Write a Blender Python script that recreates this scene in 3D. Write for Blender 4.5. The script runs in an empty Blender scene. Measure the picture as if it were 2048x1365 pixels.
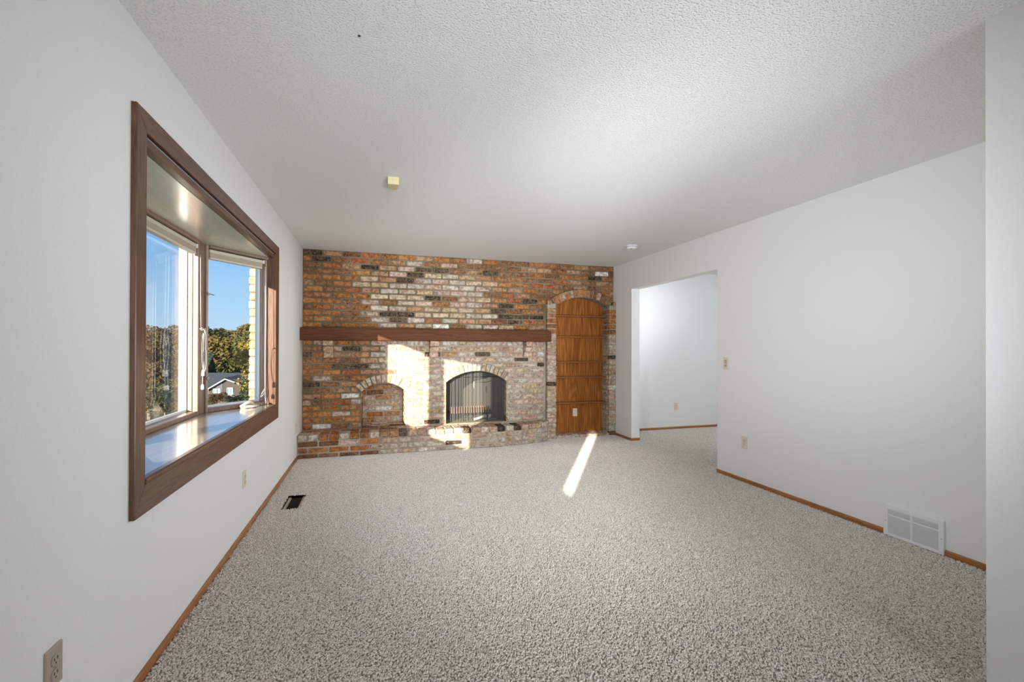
import bpy, bmesh, math, random
from mathutils import Vector, Matrix
random.seed(7)
C = bpy.context.scene.collection
PI = math.pi

# ---------------------------------------------------------------- camera, sky, sun, added fill lights, exposure
F, YAW, PITCH, ROLL, CAMZ = 912.0, 0.2901, 0.0040, 0.0027, 1.2577
def cam_axes():
    r = Vector((math.cos(YAW), -math.sin(YAW), 0)); f = Vector((math.sin(YAW), math.cos(YAW), 0)); u = Vector((0, 0, 1))
    f2 = f*math.cos(PITCH) + u*math.sin(PITCH); u2 = -f*math.sin(PITCH) + u*math.cos(PITCH)
    return r*math.cos(ROLL) + u2*math.sin(ROLL), -r*math.sin(ROLL) + u2*math.cos(ROLL), f2
A_, B_, D_ = cam_axes()
cd = bpy.data.cameras.new('camera'); cam = bpy.data.objects.new('camera', cd); C.objects.link(cam)
cd.sensor_width = 36.0; cd.lens = F*36/2048; cd.shift_y = 9.64/2048; cd.clip_start = 0.05; cd.clip_end = 600
M = Matrix((( A_.x, B_.x, -D_.x, 0), (A_.y, B_.y, -D_.y, 0), (A_.z, B_.z, -D_.z, CAMZ), (0, 0, 0, 1)))
cam.matrix_world = M
S = bpy.context.scene
S.camera = cam
S.view_settings.view_transform = 'Standard'; S.view_settings.look = 'None'
S.view_settings.exposure = 0.0; S.view_settings.gamma = 1.0; S.view_settings.use_curve_mapping = False
S.cycles.max_bounces = 10; S.cycles.diffuse_bounces = 7; S.cycles.transparent_max_bounces = 12

W = bpy.data.worlds.new('sky'); S.world = W; W.use_nodes = True
nt = W.node_tree; nt.nodes.clear()
wo = nt.nodes.new('ShaderNodeOutputWorld'); bg = nt.nodes.new('ShaderNodeBackground')
tc = nt.nodes.new('ShaderNodeTexCoord'); sx = nt.nodes.new('ShaderNodeSeparateXYZ'); rp = nt.nodes.new('ShaderNodeValToRGB')
nt.links.new(tc.outputs['Generated'], sx.inputs[0]); nt.links.new(sx.outputs['Z'], rp.inputs[0])
nt.links.new(rp.outputs[0], bg.inputs[0]); nt.links.new(bg.outputs[0], wo.inputs[0])
cr = rp.color_ramp
cr.elements[0].position = 0.0; cr.elements[0].color = (.58, .78, 1.0, 1)
cr.elements[1].position = 1.0; cr.elements[1].color = (.05, .17, .55, 1)
for p_, c_ in ((.08, (.44, .70, 1.0, 1)), (.22, (.21, .51, .97, 1)), (.45, (.09, .30, .80, 1))):
    e = cr.elements.new(p_); e.color = c_
bg.inputs[1].default_value = 1.05

def lamp(name, kind, loc, target, energy, color=(1, 1, 1), size=1.0, size_y=None):
    l = bpy.data.lights.new(name, kind); l.energy = energy; l.color = color
    if kind == 'AREA':
        l.shape = 'RECTANGLE'; l.size = size; l.size_y = size_y or size
    o = bpy.data.objects.new(name, l); C.objects.link(o); o.location = loc
    o.rotation_euler = (Vector(target) - Vector(loc)).to_track_quat('-Z', 'Y').to_euler()
    return o
SUN_DIR = Vector((.605, 1.0, -.243))
sun = lamp('sun', 'SUN', (-6, -10, 6), Vector((-6, -10, 6)) + SUN_DIR, 18.0, (1.0, .90, .76)); sun.data.angle = math.radians(.6)
LC = (.915, .96, 1.0)
lamp('rear_fill', 'AREA', (1.9, -2.0, 1.3), (-.8, 2.6, 1.2), 27, LC, 1.2, 1.8)  # unseen area light added to fill the near room
for nm_, loc_, tgt_, en_, cone_, rad_ in (  # unseen spots added to brighten walls, floor, ceiling and hall
        ('far_fill', (.5, -3.2, 1.35), (1.25, 5.6, 1.2), 820, 42, .5), ('floor_fill', (.6, -2.6, 2.3), (1.2, 5.4, .1), 760, 30, .15),
        ('ceiling_far_fill', (.6, -3.3, .3), (1.4, 5.9, 2.1), 1750, 26, .15), ('ceiling_left_fill', (1.8, -2.6, .3), (.15, 3.4, 2.44), 560, 42, .3),
        ('ceiling_side_fill', (-.6, .2, .25), (3.2, 3.2, 2.44), 285, 51, .15), ('ceiling_wide_fill', (.3, -1.0, .3), (1.3, 4.4, 2.44), 80, 70, .3),
        ('door_fill', (5.7, 5.35, 1.95), (-.8, 4.4, 1.15), 560, 74, .30), ('hall_fill', (5.9, 3.1, 1.3), (4.3, 6.0, 1.2), 125, 100, .2),
        ('side_fill', (-.64, .85, 1.55), (3.3, 3.35, 1.05), 165, 66, .14), ('left_fill', (1.9, -3.3, 1.3), (-.84, 4.4, 1.3), 170, 30, .3)):
    sp = lamp(nm_, 'SPOT', loc_, tgt_, en_, LC); sp.data.spot_size = math.radians(cone_); sp.data.spot_blend = 1.0; sp.data.shadow_soft_size = rad_

# ---------------------------------------------------------------- helpers
class MB:
    def __init__(s): s.v = []; s.f = []; s.m = []
    def add(s, vs, fs, mi=0):
        n = len(s.v); s.v += [tuple(v) for v in vs]; s.f += [tuple(i + n for i in f) for f in fs]; s.m += [mi]*len(fs); return s
    def box(s, x0, x1, y0, y1, z0, z1, mi=0, mat=None):
        vs = [Vector((x, y, z)) for x in (x0, x1) for y in (y0, y1) for z in (z0, z1)]
        if mat: vs = [mat @ v for v in vs]
        return s.add(vs, [(0,1,3,2), (4,6,7,5), (0,4,5,1), (2,3,7,6), (0,2,6,4), (1,5,7,3)], mi)
    def cbox(s, x0, x1, y0, y1, z0, z1, c=.003, mat=None, jit=0, rnd=None):
        """box with chamfered edges and corners (24 vertices, 44 triangles)"""
        X = (x0, x1); Y = (y0, y1); Z = (z0, z1); vs = []; idx = {}
        for i in (0, 1):
            for j in (0, 1):
                for k in (0, 1):
                    sx_, sy_, sz_ = 1-2*i, 1-2*j, 1-2*k
                    d = (rnd.uniform(-jit, jit), rnd.uniform(-jit, jit), rnd.uniform(-jit, jit)) if jit else (0, 0, 0)
                    for a in range(3):
                        p = [X[i]+sx_*c+d[0], Y[j]+sy_*c+d[1], Z[k]+sz_*c+d[2]]
                        p[a] = (X[i], Y[j], Z[k])[a]+d[a]
                        idx[(i, j, k, a)] = len(vs); vs.append(Vector(p))
        g = lambda i, j, k, a: idx[(i, j, k, a)]
        fs = []
        fs += [(g(0,0,0,0), g(0,0,1,0), g(0,1,1,0), g(0,1,0,0)), (g(1,0,0,0), g(1,1,0,0), g(1,1,1,0), g(1,0,1,0))]
        fs += [(g(0,0,0,1), g(1,0,0,1), g(1,0,1,1), g(0,0,1,1)), (g(0,1,0,1), g(0,1,1,1), g(1,1,1,1), g(1,1,0,1))]
        fs += [(g(0,0,0,2), g(0,1,0,2), g(1,1,0,2), g(1,0,0,2)), (g(0,0,1,2), g(1,0,1,2), g(1,1,1,2), g(0,1,1,2))]
        for i in (0, 1):
            for j in (0, 1): fs.append((g(i,j,0,0), g(i,j,1,0), g(i,j,1,1), g(i,j,0,1)))
            for k in (0, 1): fs.append((g(i,0,k,0), g(i,1,k,0), g(i,1,k,2), g(i,0,k,2)))
        for j in (0, 1):
            for k in (0, 1): fs.append((g(0,j,k,1), g(1,j,k,1), g(1,j,k,2), g(0,j,k,2)))
        for i in (0, 1):
            for j in (0, 1):
                for k in (0, 1): fs.append((g(i,j,k,0), g(i,j,k,1), g(i,j,k,2)))
        if mat: vs = [mat @ v for v in vs]
        return s.add(vs, fs)
    def prism(s, pts, z0, z1, mi=0, mat=None):
        n = len(pts); vs = [Vector((p[0], p[1], z0)) for p in pts] + [Vector((p[0], p[1], z1)) for p in pts]
        if mat: vs = [mat @ v for v in vs]
        fs = [tuple(range(n-1, -1, -1)), tuple(range(n, 2*n))] + [(i, (i+1) % n, (i+1) % n+n, i+n) for i in range(n)]
        return s.add(vs, fs, mi)
    def prismY(s, pts, y0, y1):          # pts are (x, z)
        n = len(pts); vs = [Vector((p[0], y0, p[1])) for p in pts] + [Vector((p[0], y1, p[1])) for p in pts]
        return s.add(vs, [tuple(range(n)), tuple(range(2*n-1, n-1, -1))] + [(i, i+n, (i+1) % n+n, (i+1) % n) for i in range(n)])
    def tube(s, path, r, n=6, caps=True):
        path = [Vector(p) for p in path]; rings = []
        for i, p in enumerate(path):
            t = (path[min(i+1, len(path)-1)] - path[max(i-1, 0)])
            t = t.normalized() if t.length > 1e-9 else Vector((0, 0, 1))
            a = t.cross(Vector((0, 0, 1))) if abs(t.z) < .9 else t.cross(Vector((1, 0, 0)))
            a.normalize(); b = t.cross(a); rr = r[i] if isinstance(r, (list, tuple)) else r
            rings.append([p + a*rr*math.cos(2*PI*k/n) + b*rr*math.sin(2*PI*k/n) for k in range(n)])
        vs = [v for rg in rings for v in rg]; fs = []
        for i in range(len(path)-1):
            for k in range(n): fs.append((i*n+k, i*n+(k+1) % n, (i+1)*n+(k+1) % n, (i+1)*n+k))
        if caps: fs += [tuple(range(n-1, -1, -1)), tuple((len(path)-1)*n+k for k in range(n))]
        return s.add(vs, fs)
    def lathe(s, prof, cx, cy, n=24):   # prof: (radius, z)
        vs = []; fs = []
        for r, z in prof:
            for k in range(n): vs.append((cx+r*math.cos(2*PI*k/n), cy+r*math.sin(2*PI*k/n), z))
        for i in range(len(prof)-1):
            for k in range(n): fs.append((i*n+k, i*n+(k+1) % n, (i+1)*n+(k+1) % n, (i+1)*n+k))
        fs += [tuple(range(n)), tuple((len(prof)-1)*n+k for k in range(n))]
        return s.add(vs, fs)
    def mesh(s, name, mats, off=(0, 0, 0), smooth=False, fix=True):
        me = bpy.data.meshes.new(name); o = Vector(off)
        me.from_pydata([Vector(v) - o for v in s.v], [], s.f)
        for m in (mats if isinstance(mats, (list, tuple)) else [mats]): me.materials.append(m)
        if max(s.m, default=0): me.polygons.foreach_set('material_index', s.m)
        if fix:
            bm = bmesh.new(); bm.from_mesh(me); bmesh.ops.recalc_face_normals(bm, faces=bm.faces); bm.to_mesh(me); bm.free()
        if smooth: me.polygons.foreach_set('use_smooth', [True]*len(me.polygons))
        me.update(); return me

def wloc(o):
    return o['_loc'] if o is not None and '_loc' in o else (0, 0, 0)
def link(name, me, parent=None, loc=None):
    o = bpy.data.objects.new(name, me); C.objects.link(o)
    if parent: o.parent = parent
    if loc is not None: o.location = loc
    return o
_locs = {}
def part(name, mb, mats, parent=None, smooth=False, label=None, kind=None, local=False):
    """one mesh object; its vertices are given in world space unless local"""
    off = (0, 0, 0) if (local or parent is None) else _locs.get(parent.name, (0, 0, 0))
    o = link(name, mb.mesh(name, mats, off, smooth), parent)
    if parent is not None: _locs[o.name] = off
    if label: o['label'] = label
    if kind: o['kind'] = kind
    return o
def tag(o, label, cat, group=None):
    o['label'] = label; o['category'] = cat
    if group: o['group'] = group
    return o
def thing(name, label, cat, loc=(0, 0, 0), rotz=0, group=None):
    o = bpy.data.objects.new(name, None); C.objects.link(o); o.location = loc; o.rotation_euler = (0, 0, rotz)
    o.empty_display_size = .1; _locs[o.name] = tuple(loc)
    return tag(o, label, cat, group)
def struct(name, mb, mats, smooth=False):
    o = part(name, mb, mats, None, smooth); o['kind'] = 'structure'; return o
def copy_tree(o, parent=None):
    c = o.copy(); C.objects.link(c); c.parent = parent
    for ch in list(o.children): copy_tree(ch, c)
    return c
def px(x, y, d):
    """a point at distance d along the view axis (used to set out the far landscape)"""
    v = Vector((0, 0, CAMZ)) + d*(D_ + A_*((x-1024)/F) - B_*((y-692.14)/F)); return v

# ---------------------------------------------------------------- materials
def nodes(name):
    m = bpy.data.materials.new(name); m.use_nodes = True; t = m.node_tree
    return m, t, t.nodes['Principled BSDF']
def N(t, ty, **kw):
    n = t.nodes.new(ty)
    for k, v in kw.items():
        if k.startswith('_'): setattr(n, k[1:], v)
        else: n.inputs[k.replace('__', ' ')].default_value = v
    return n
def mixc(t, fac, a, b, blend='MIX'):
    n = t.nodes.new('ShaderNodeMix'); n.data_type = 'RGBA'; n.blend_type = blend
    for i, v in ((0, fac), (6, a), (7, b)):
        if hasattr(v, 'links'): t.links.new(v, n.inputs[i])
        else: n.inputs[i].default_value = v if i == 0 else (tuple(v) + (1,))[:4]
    return n.outputs[2]
def ramp(t, src, stops):
    n = t.nodes.new('ShaderNodeValToRGB'); t.links.new(src, n.inputs[0]); e = n.color_ramp.elements
    e[0].position, e[1].position = stops[0][0], stops[-1][0]
    e[0].color = tuple(stops[0][1]) + (1,); e[1].color = tuple(stops[-1][1]) + (1,)
    for p, c in stops[1:-1]:
        k = e.new(p); k.color = tuple(c) + (1,)
    return n.outputs[0]
def bump(t, src, strength, dist, prev=None):
    b = N(t, 'ShaderNodeBump', Strength=strength, Distance=dist); t.links.new(src, b.inputs['Height'])
    if prev is not None: t.links.new(prev, b.inputs['Normal'])
    return b.outputs[0]
def plain(name, col, rough=.5, metal=0, spec=.5, bumpy=None, coat=0):
    m, t, p = nodes(name)
    p.inputs['Base Color'].default_value = tuple(col) + (1,); p.inputs['Roughness'].default_value = rough
    p.inputs['Metallic'].default_value = metal; p.inputs['Specular IOR Level'].default_value = spec; p.inputs['Coat Weight'].default_value = coat
    sc, st = bumpy or (60, .05)
    tcn = t.nodes.new('ShaderNodeTexCoord'); nz = N(t, 'ShaderNodeTexNoise', Scale=sc, Detail=4); t.links.new(tcn.outputs['Object'], nz.inputs[0])
    c = mixc(t, nz.outputs[0], [v*.94 for v in col], [min(1, v*1.05) for v in col]); t.links.new(c, p.inputs['Base Color'])
    t.links.new(bump(t, nz.outputs[0], st, .002), p.inputs['Normal'])
    return m

M_wall = plain('wall_paint', (.79, .79, .785), .62, spec=.25, bumpy=(140, .12))

m, t, p = nodes('popcorn_ceiling'); M_ceil = m
tcn = t.nodes.new('ShaderNodeTexCoord')
n1 = N(t, 'ShaderNodeTexNoise', Scale=125, Detail=2, Roughness=.5); n2 = N(t, 'ShaderNodeTexVoronoi', Scale=140)
for n in (n1, n2): t.links.new(tcn.outputs['Object'], n.inputs['Vector'])
h = ramp(t, n1.outputs[0], [(.32, (0, 0, 0)), (.50, (1, 1, 1))])
c = mixc(t, h, (.73, .73, .715), (.84, .838, .825)); t.links.new(c, p.inputs['Base Color'])
p.inputs['Roughness'].default_value = .9; p.inputs['Specular IOR Level'].default_value = .1
b1 = bump(t, h, .5, .004); t.links.new(bump(t, n2.outputs[0], .12, .002, b1), p.inputs['Normal'])

m, t, p = nodes('carpet'); M_carpet = m
tcn = t.nodes.new('ShaderNodeTexCoord')
v1 = N(t, 'ShaderNodeTexVoronoi', Scale=120, Randomness=1.0); n1 = N(t, 'ShaderNodeTexNoise', Scale=170, Detail=3, Roughness=.7)
n2 = N(t, 'ShaderNodeTexNoise', Scale=1.1, Detail=3); n3 = N(t, 'ShaderNodeTexNoise', Scale=14, Detail=3)
nw = N(t, 'ShaderNodeTexNoise', Scale=60, Detail=2)
t.links.new(tcn.outputs['Object'], nw.inputs['Vector'])
wv = t.nodes.new('ShaderNodeVectorMath'); wv.operation = 'MULTIPLY_ADD'; t.links.new(nw.outputs['Color'], wv.inputs[0])
wv.inputs[1].default_value = (.006, .006, .0); t.links.new(tcn.outputs['Object'], wv.inputs[2])
t.links.new(wv.outputs[0], v1.inputs['Vector'])
for n in (n1, n2, n3): t.links.new(tcn.outputs['Object'], n.inputs['Vector'])
tuft = ramp(t, v1.outputs['Distance'], [(.0, (1, 1, 1)), (.50, (.62, .62, .62)), (.80, (.0, .0, .0))])
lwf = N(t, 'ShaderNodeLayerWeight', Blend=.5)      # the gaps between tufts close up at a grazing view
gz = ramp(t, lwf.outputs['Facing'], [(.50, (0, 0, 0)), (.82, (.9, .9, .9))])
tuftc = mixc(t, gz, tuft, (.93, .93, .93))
c = mixc(t, tuftc, (.10, .080, .062), (.70, .645, .585))  # shade in the gaps between tufts is put into the colour
c = mixc(t, ramp(t, n1.outputs[0], [(.45, (0, 0, 0)), (.62, (.6, .6, .6))]), c, (.80, .75, .69))
c = mixc(t, ramp(t, n1.outputs[0], [(.36, (.8, .8, .8)), (.47, (0, 0, 0))]), c, (.34, .295, .25))
c = mixc(t, ramp(t, n3.outputs[0], [(.3, (0, 0, 0)), (.7, (.25, .25, .25))]), c, (.60, .545, .49))
c = mixc(t, ramp(t, n2.outputs[0], [(.3, (0, 0, 0)), (.7, (.15, .15, .15))]), c, (.62, .57, .52)); c = mixc(t, ramp(t, lwf.outputs['Facing'], [(.50, (0, 0, 0)), (.82, (.75, .75, .75))]), c, (.90, .87, .835)); t.links.new(c, p.inputs['Base Color'])  # last mix paints the sheen of a grazing view into the colour
p.inputs['Roughness'].default_value = 1.0; p.inputs['Specular IOR Level'].default_value = .05; p.inputs['Sheen Weight'].default_value = .35; p.inputs['Sheen Roughness'].default_value = .5
b1 = bump(t, tuft, .9, .007); t.links.new(bump(t, n1.outputs[0], .5, .003, b1), p.inputs['Normal'])

def wood(name, dark, light, axis='Y', scale=1.0, rough=.38, coat=.25, pores=.5, ior=1.5, coatr=.2, spec=.5):
    m, t, p = nodes(name)
    tcn = t.nodes.new('ShaderNodeTexCoord'); mp = t.nodes.new('ShaderNodeMapping')
    sc = {'X': (.7, 12, 12), 'Y': (12, .7, 12), 'Z': (12, 12, .7)}[axis]
    mp.inputs['Scale'].default_value = [v*scale for v in sc]; t.links.new(tcn.outputs['Object'], mp.inputs[0])
    n1 = N(t, 'ShaderNodeTexNoise', Scale=1.6, Detail=5, Roughness=.6, Distortion=.9); n2 = N(t, 'ShaderNodeTexNoise', Scale=9, Detail=3, Roughness=.7)
    t.links.new(mp.outputs[0], n1.inputs['Vector']); t.links.new(mp.outputs[0], n2.inputs['Vector'])
    wv = N(t, 'ShaderNodeMath', _operation='FRACT'); ml = N(t, 'ShaderNodeMath', _operation='MULTIPLY'); ml.inputs[1].default_value = 7.0
    t.links.new(n1.outputs[0], ml.inputs[0]); t.links.new(ml.outputs[0], wv.inputs[0])
    r = ramp(t, wv.outputs[0], [(.0, (.25, .25, .25)), (.55, (1, 1, 1)), (1.0, (.35, .35, .35))])
    c = mixc(t, r, dark, light)
    c = mixc(t, ramp(t, n2.outputs[0], [(.52, (0, 0, 0)), (.68, (pores, pores, pores))]), c, [v*.45 for v in dark])
    t.links.new(c, p.inputs['Base Color']); p.inputs['Roughness'].default_value = rough; p.inputs['IOR'].default_value = ior; p.inputs['Specular IOR Level'].default_value = spec
    p.inputs['Coat Weight'].default_value = coat; p.inputs['Coat Roughness'].default_value = coatr
    t.links.new(bump(t, n2.outputs[0], .12, .001), p.inputs['Normal'])
    return m
M_casY = wood('oak_casing_lengthwise', (.060, .026, .013), (.155, .072, .038), 'Y', spec=.35)
M_casZ = wood('oak_casing_upright', (.060, .026, .013), (.155, .072, .038), 'Z', spec=.35)
M_board = wood('polished_oak_board', (.24, .19, .16), (.38, .31, .26), 'Y', rough=.3, coat=1.0, ior=1.9, pores=.3, coatr=.14)
M_head = wood('varnished_head_board', (.56, .55, .45), (.68, .67, .55), 'Y', rough=.28, coat=1.0, ior=1.6, pores=.15, coatr=.2)  # outdoor reflection put into the pale greenish base colour
M_unit = wood('stained_window_wood', (.25, .155, .105), (.40, .27, .20), 'Z', rough=.4, pores=.3)
M_unitd = wood('dark_window_wood', (.14, .085, .055), (.26, .165, .115), 'Z', rough=.4, pores=.3)
M_base = wood('baseboard_oak_lengthwise', (.22, .075, .018), (.42, .17, .05), 'Y', pores=.35)
M_baseX = wood('baseboard_oak_crosswise', (.22, .075, .018), (.42, .17, .05), 'X', pores=.35)
M_mantel = wood('mantel_beam_wood', (.072, .026, .011), (.135, .054, .024), 'X', .8, rough=.6, coat=0, pores=.4, spec=.08)
M_shelf = wood('shelf_wood', (.15, .050, .016), (.27, .10, .035), 'X', pores=.3)

m, t, p = nodes('oak_plywood_panel'); M_ply = m
tcn = t.nodes.new('ShaderNodeTexCoord'); mp = t.nodes.new('ShaderNodeMapping'); mp.inputs['Scale'].default_value = (1, 1, .10); t.links.new(tcn.outputs['Object'], mp.inputs[0])
n1 = N(t, 'ShaderNodeTexNoise', Scale=5.0, Detail=1.5, Roughness=.4, Distortion=.15); t.links.new(mp.outputs[0], n1.inputs['Vector'])
ml = N(t, 'ShaderNodeMath', _operation='MULTIPLY'); ml.inputs[1].default_value = 15; fr = N(t, 'ShaderNodeMath', _operation='FRACT')
t.links.new(n1.outputs[0], ml.inputs[0]); t.links.new(ml.outputs[0], fr.inputs[0])
mp2 = t.nodes.new('ShaderNodeMapping'); mp2.inputs['Scale'].default_value = (150, 150, 4); t.links.new(tcn.outputs['Object'], mp2.inputs[0])
n2 = N(t, 'ShaderNodeTexNoise', Scale=1, Detail=2); t.links.new(mp2.outputs[0], n2.inputs['Vector'])
c = mixc(t, ramp(t, fr.outputs[0], [(0, (0, 0, 0)), (.5, (1, 1, 1)), (1, (.1, .1, .1))]), (.28, .092, .016), (.46, .17, .036))
c = mixc(t, ramp(t, n2.outputs[0], [(.42, (0, 0, 0)), (.62, (.8, .8, .8))]), c, (.17, .052, .010)); t.links.new(c, p.inputs['Base Color'])
p.inputs['Roughness'].default_value = .5; p.inputs['Specular IOR Level'].default_value = .12

def brick_mat(name, attr):
    m, t, p = nodes(name)
    tcn = t.nodes.new('ShaderNodeTexCoord')
    if attr:
        a = t.nodes.new('ShaderNodeAttribute'); a.attribute_name = 'Col'; col, alp = a.outputs['Color'], a.outputs['Alpha']; vec = tcn.outputs['Object']
    else:
        a = t.nodes.new('ShaderNodeObjectInfo'); col, alp = a.outputs['Color'], a.outputs['Alpha']
        ad = t.nodes.new('ShaderNodeVectorMath'); ad.operation = 'ADD'; t.links.new(tcn.outputs['Object'], ad.inputs[0]); t.links.new(a.outputs['Location'], ad.inputs[1]); vec = ad.outputs[0]
    n1 = N(t, 'ShaderNodeTexNoise', Scale=26, Detail=5, Roughness=.65); n2 = N(t, 'ShaderNodeTexNoise', Scale=60, Detail=4, Roughness=.7)
    n3 = N(t, 'ShaderNodeTexNoise', Scale=34, Detail=3, Roughness=.6, Distortion=.6)
    for n in (n1, n2, n3): t.links.new(vec, n.inputs['Vector'])
    c = mixc(t, ramp(t, n1.outputs[0], [(.40, (.95, .95, .95)), (.58, (.0, .0, .0))]), col, (.52, .42, .36), 'MULTIPLY')
    c = mixc(t, ramp(t, n2.outputs[0], [(.56, (0, 0, 0)), (.70, (.55, .55, .55))]), c, (.50, .41, .31))
    # charred patches, the more the lower the alpha
    sb = N(t, 'ShaderNodeMath', _operation='SUBTRACT'); t.links.new(n3.outputs[0], sb.inputs[0]); t.links.new(alp, sb.inputs[1])
    ad2 = N(t, 'ShaderNodeMath', _operation='MULTIPLY'); ad2.inputs[1].default_value = 9; ad2.use_clamp = True; t.links.new(sb.outputs[0], ad2.inputs[0])
    c = mixc(t, ad2.outputs[0], c, (.030, .024, .020))
    t.links.new(c, p.inputs['Base Color']); p.inputs['Roughness'].default_value = .85; p.inputs['Specular IOR Level'].default_value = .08
    b1 = bump(t, n1.outputs[0], .5, .006); t.links.new(bump(t, n2.outputs[0], .35, .002, b1), p.inputs['Normal'])
    return m
M_brick = brick_mat('brick_clay', False); M_bricks = brick_mat('brick_clay_joined', True)

def mortar_mat(name, a, b):
    m, t, p = nodes(name); tcn = t.nodes.new('ShaderNodeTexCoord')
    n1 = N(t, 'ShaderNodeTexNoise', Scale=2.2, Detail=4, Roughness=.6); n2 = N(t, 'ShaderNodeTexNoise', Scale=120, Detail=3)
    for n in (n1, n2): t.links.new(tcn.outputs['Object'], n.inputs['Vector'])
    c = mixc(t, ramp(t, n1.outputs[0], [(.4, (0, 0, 0)), (.6, (1, 1, 1))]), a, b)
    t.links.new(c, p.inputs['Base Color']); p.inputs['Roughness'].default_value = .95; p.inputs['Specular IOR Level'].default_value = .1
    t.links.new(bump(t, n2.outputs[0], .4, .002), p.inputs['Normal'])
    return m
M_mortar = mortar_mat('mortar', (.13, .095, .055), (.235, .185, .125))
M_mortar_glare = mortar_mat('glare_pale_mortar', (.30, .25, .19), (.42, .36, .29))  # mortar with the window glare mixed into its colour

m, t, p = nodes('window_glass'); M_glass = m; t.nodes.remove(p)
tr = N(t, 'ShaderNodeBsdfTransparent'); tr.inputs[0].default_value = (.97, .985, .975, 1); gl = N(t, 'ShaderNodeBsdfGlossy', Roughness=.0)
lw = N(t, 'ShaderNodeLayerWeight', Blend=.5); pw = N(t, 'ShaderNodeMath', _operation='POWER'); pw.inputs[1].default_value = 5
t.links.new(lw.outputs['Facing'], pw.inputs[0]); fn = N(t, 'ShaderNodeMath', _operation='MULTIPLY_ADD'); fn.inputs[1].default_value = .9; fn.inputs[2].default_value = .03; t.links.new(pw.outputs[0], fn.inputs[0]); mx = t.nodes.new('ShaderNodeMixShader')
t.links.new(fn.outputs[0], mx.inputs[0]); t.links.new(tr.outputs[0], mx.inputs[1]); t.links.new(gl.outputs[0], mx.inputs[2])
t.links.new(mx.outputs[0], t.nodes['Material Output'].inputs[0])

M_cream = plain('cream_plastic', (.72, .62, .50), .4, bumpy=(30, .02)); M_slot = plain('dark_slot', (.05, .04, .035), .6)
M_tan = plain('tan_plastic', (.42, .34, .27), .4, bumpy=(30, .02)); M_white = plain('white_enamel', (.80, .80, .79), .35, bumpy=(30, .02))
M_whitep = plain('white_plastic', (.82, .82, .80), .4, bumpy=(30, .02)); M_yellow = plain('yellowed_plastic', (.66, .57, .34), .5, bumpy=(40, .03))
M_dark = plain('dark_duct', (.035, .025, .018), .7); M_steel = plain('galvanised_steel', (.42, .37, .31), .4, .6)
M_bmetal = plain('black_iron', (.03, .027, .025), .55, .5); M_rust = plain('rusty_iron', (.36, .20, .13), .8, .1)
M_shade = plain('beige_shade_fabric', (.55, .47, .38), .8, bumpy=(200, .1)); M_shaded = plain('shade_trim', (.62, .56, .47), .6)
M_cord = plain('white_cord', (.80, .79, .76), .8); M_soot = plain('sooty_firebrick', (.10, .085, .075), .9, bumpy=(40, .3))
M_ash = plain('pale_ash_log', (.62, .58, .53), .9, bumpy=(50, .4)); M_vinyl = plain('white_exterior_trim', (.82, .83, .82), .5)

# ---------------------------------------------------------------- dimensions
XL, XR, YB, H = -.8444, 3.3216, 5.951, 2.44
YH = 5.59                       # hearth front
CP, LP, JT = (H-.259)/30, .2215, .0130    # course pitch, brick length pitch, joint
HT = .259                       # hearth top
TW = .125                       # partition thickness
J1, J2, ZO = 5.462, 3.838, 2.061
XE = -1.05                      # outside face of the left wall
OY0, OY1, SEAT, HEAD = 2.035, 4.35, .765, 2.02
XC, CY0, CY1 = -1.225, 2.640, 3.805
YF = 1.083; XF = 2.100           # wall corner beside the camera
XH = 6.8; YHB = 6.08            # hall

# ---------------------------------------------------------------- setting
fv = (-.700, -.566, 3.885, 4.238)   # floor vent opening
mb = MB()
xs = [XL-.1, fv[0], fv[1], XH+.1]; ys = [-3.6, fv[2], fv[3], 6.4]
for i in range(3):
    for j in range(3):
        if (i, j) != (1, 1): mb.box(xs[i], xs[i+1], ys[j], ys[j+1], -.025, -.006)
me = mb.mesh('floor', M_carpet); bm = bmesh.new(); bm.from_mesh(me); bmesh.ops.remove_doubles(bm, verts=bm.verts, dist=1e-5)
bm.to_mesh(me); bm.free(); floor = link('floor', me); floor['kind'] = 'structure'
mb = MB(); mb.box(XL-.2, XH+.1, -3.6, 6.9, H, H+.12); struct('ceiling', mb, M_ceil)

# the cut pile of the carpet: short twisted tufts, far too many to count
m, t, p = nodes('carpet_yarn'); M_yarn = m
oi = t.nodes.new('ShaderNodeObjectInfo'); tcn = t.nodes.new('ShaderNodeTexCoord')
c = ramp(t, oi.outputs['Random'], [(0, (.55, .49, .43)), (.5, (.68, .63, .575)), (1, (.84, .795, .745))])
t.links.new(c, p.inputs['Base Color']); p.inputs['Roughness'].default_value = 1.0; p.inputs['Specular IOR Level'].default_value = .05
p.inputs['Sheen Weight'].default_value = .3
def tuft_mesh(seed):
    r = random.Random(seed); mb = MB(); rings = ((.0026, 0), (.0034, .0045), (.0036, .0080), (.0022, .0105)); n = 5; vs = []; tw = r.uniform(0, 1)
    for k, (rad, z) in enumerate(rings):
        for i in range(n):
            a = 2*PI*i/n+tw+k*.5; q = rad*r.uniform(.7, 1.25); vs.append((q*math.cos(a)+k*r.uniform(-.0007, .0007), q*math.sin(a)+k*r.uniform(-.0007, .0007), z))
    fs = [(k*n+i, k*n+(i+1) % n, (k+1)*n+(i+1) % n, (k+1)*n+i) for k in range(3) for i in range(n)]+[tuple(3*n+i for i in range(n))]
    mb.add(vs, fs); return mb.mesh('tuft', M_yarn)
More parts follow.
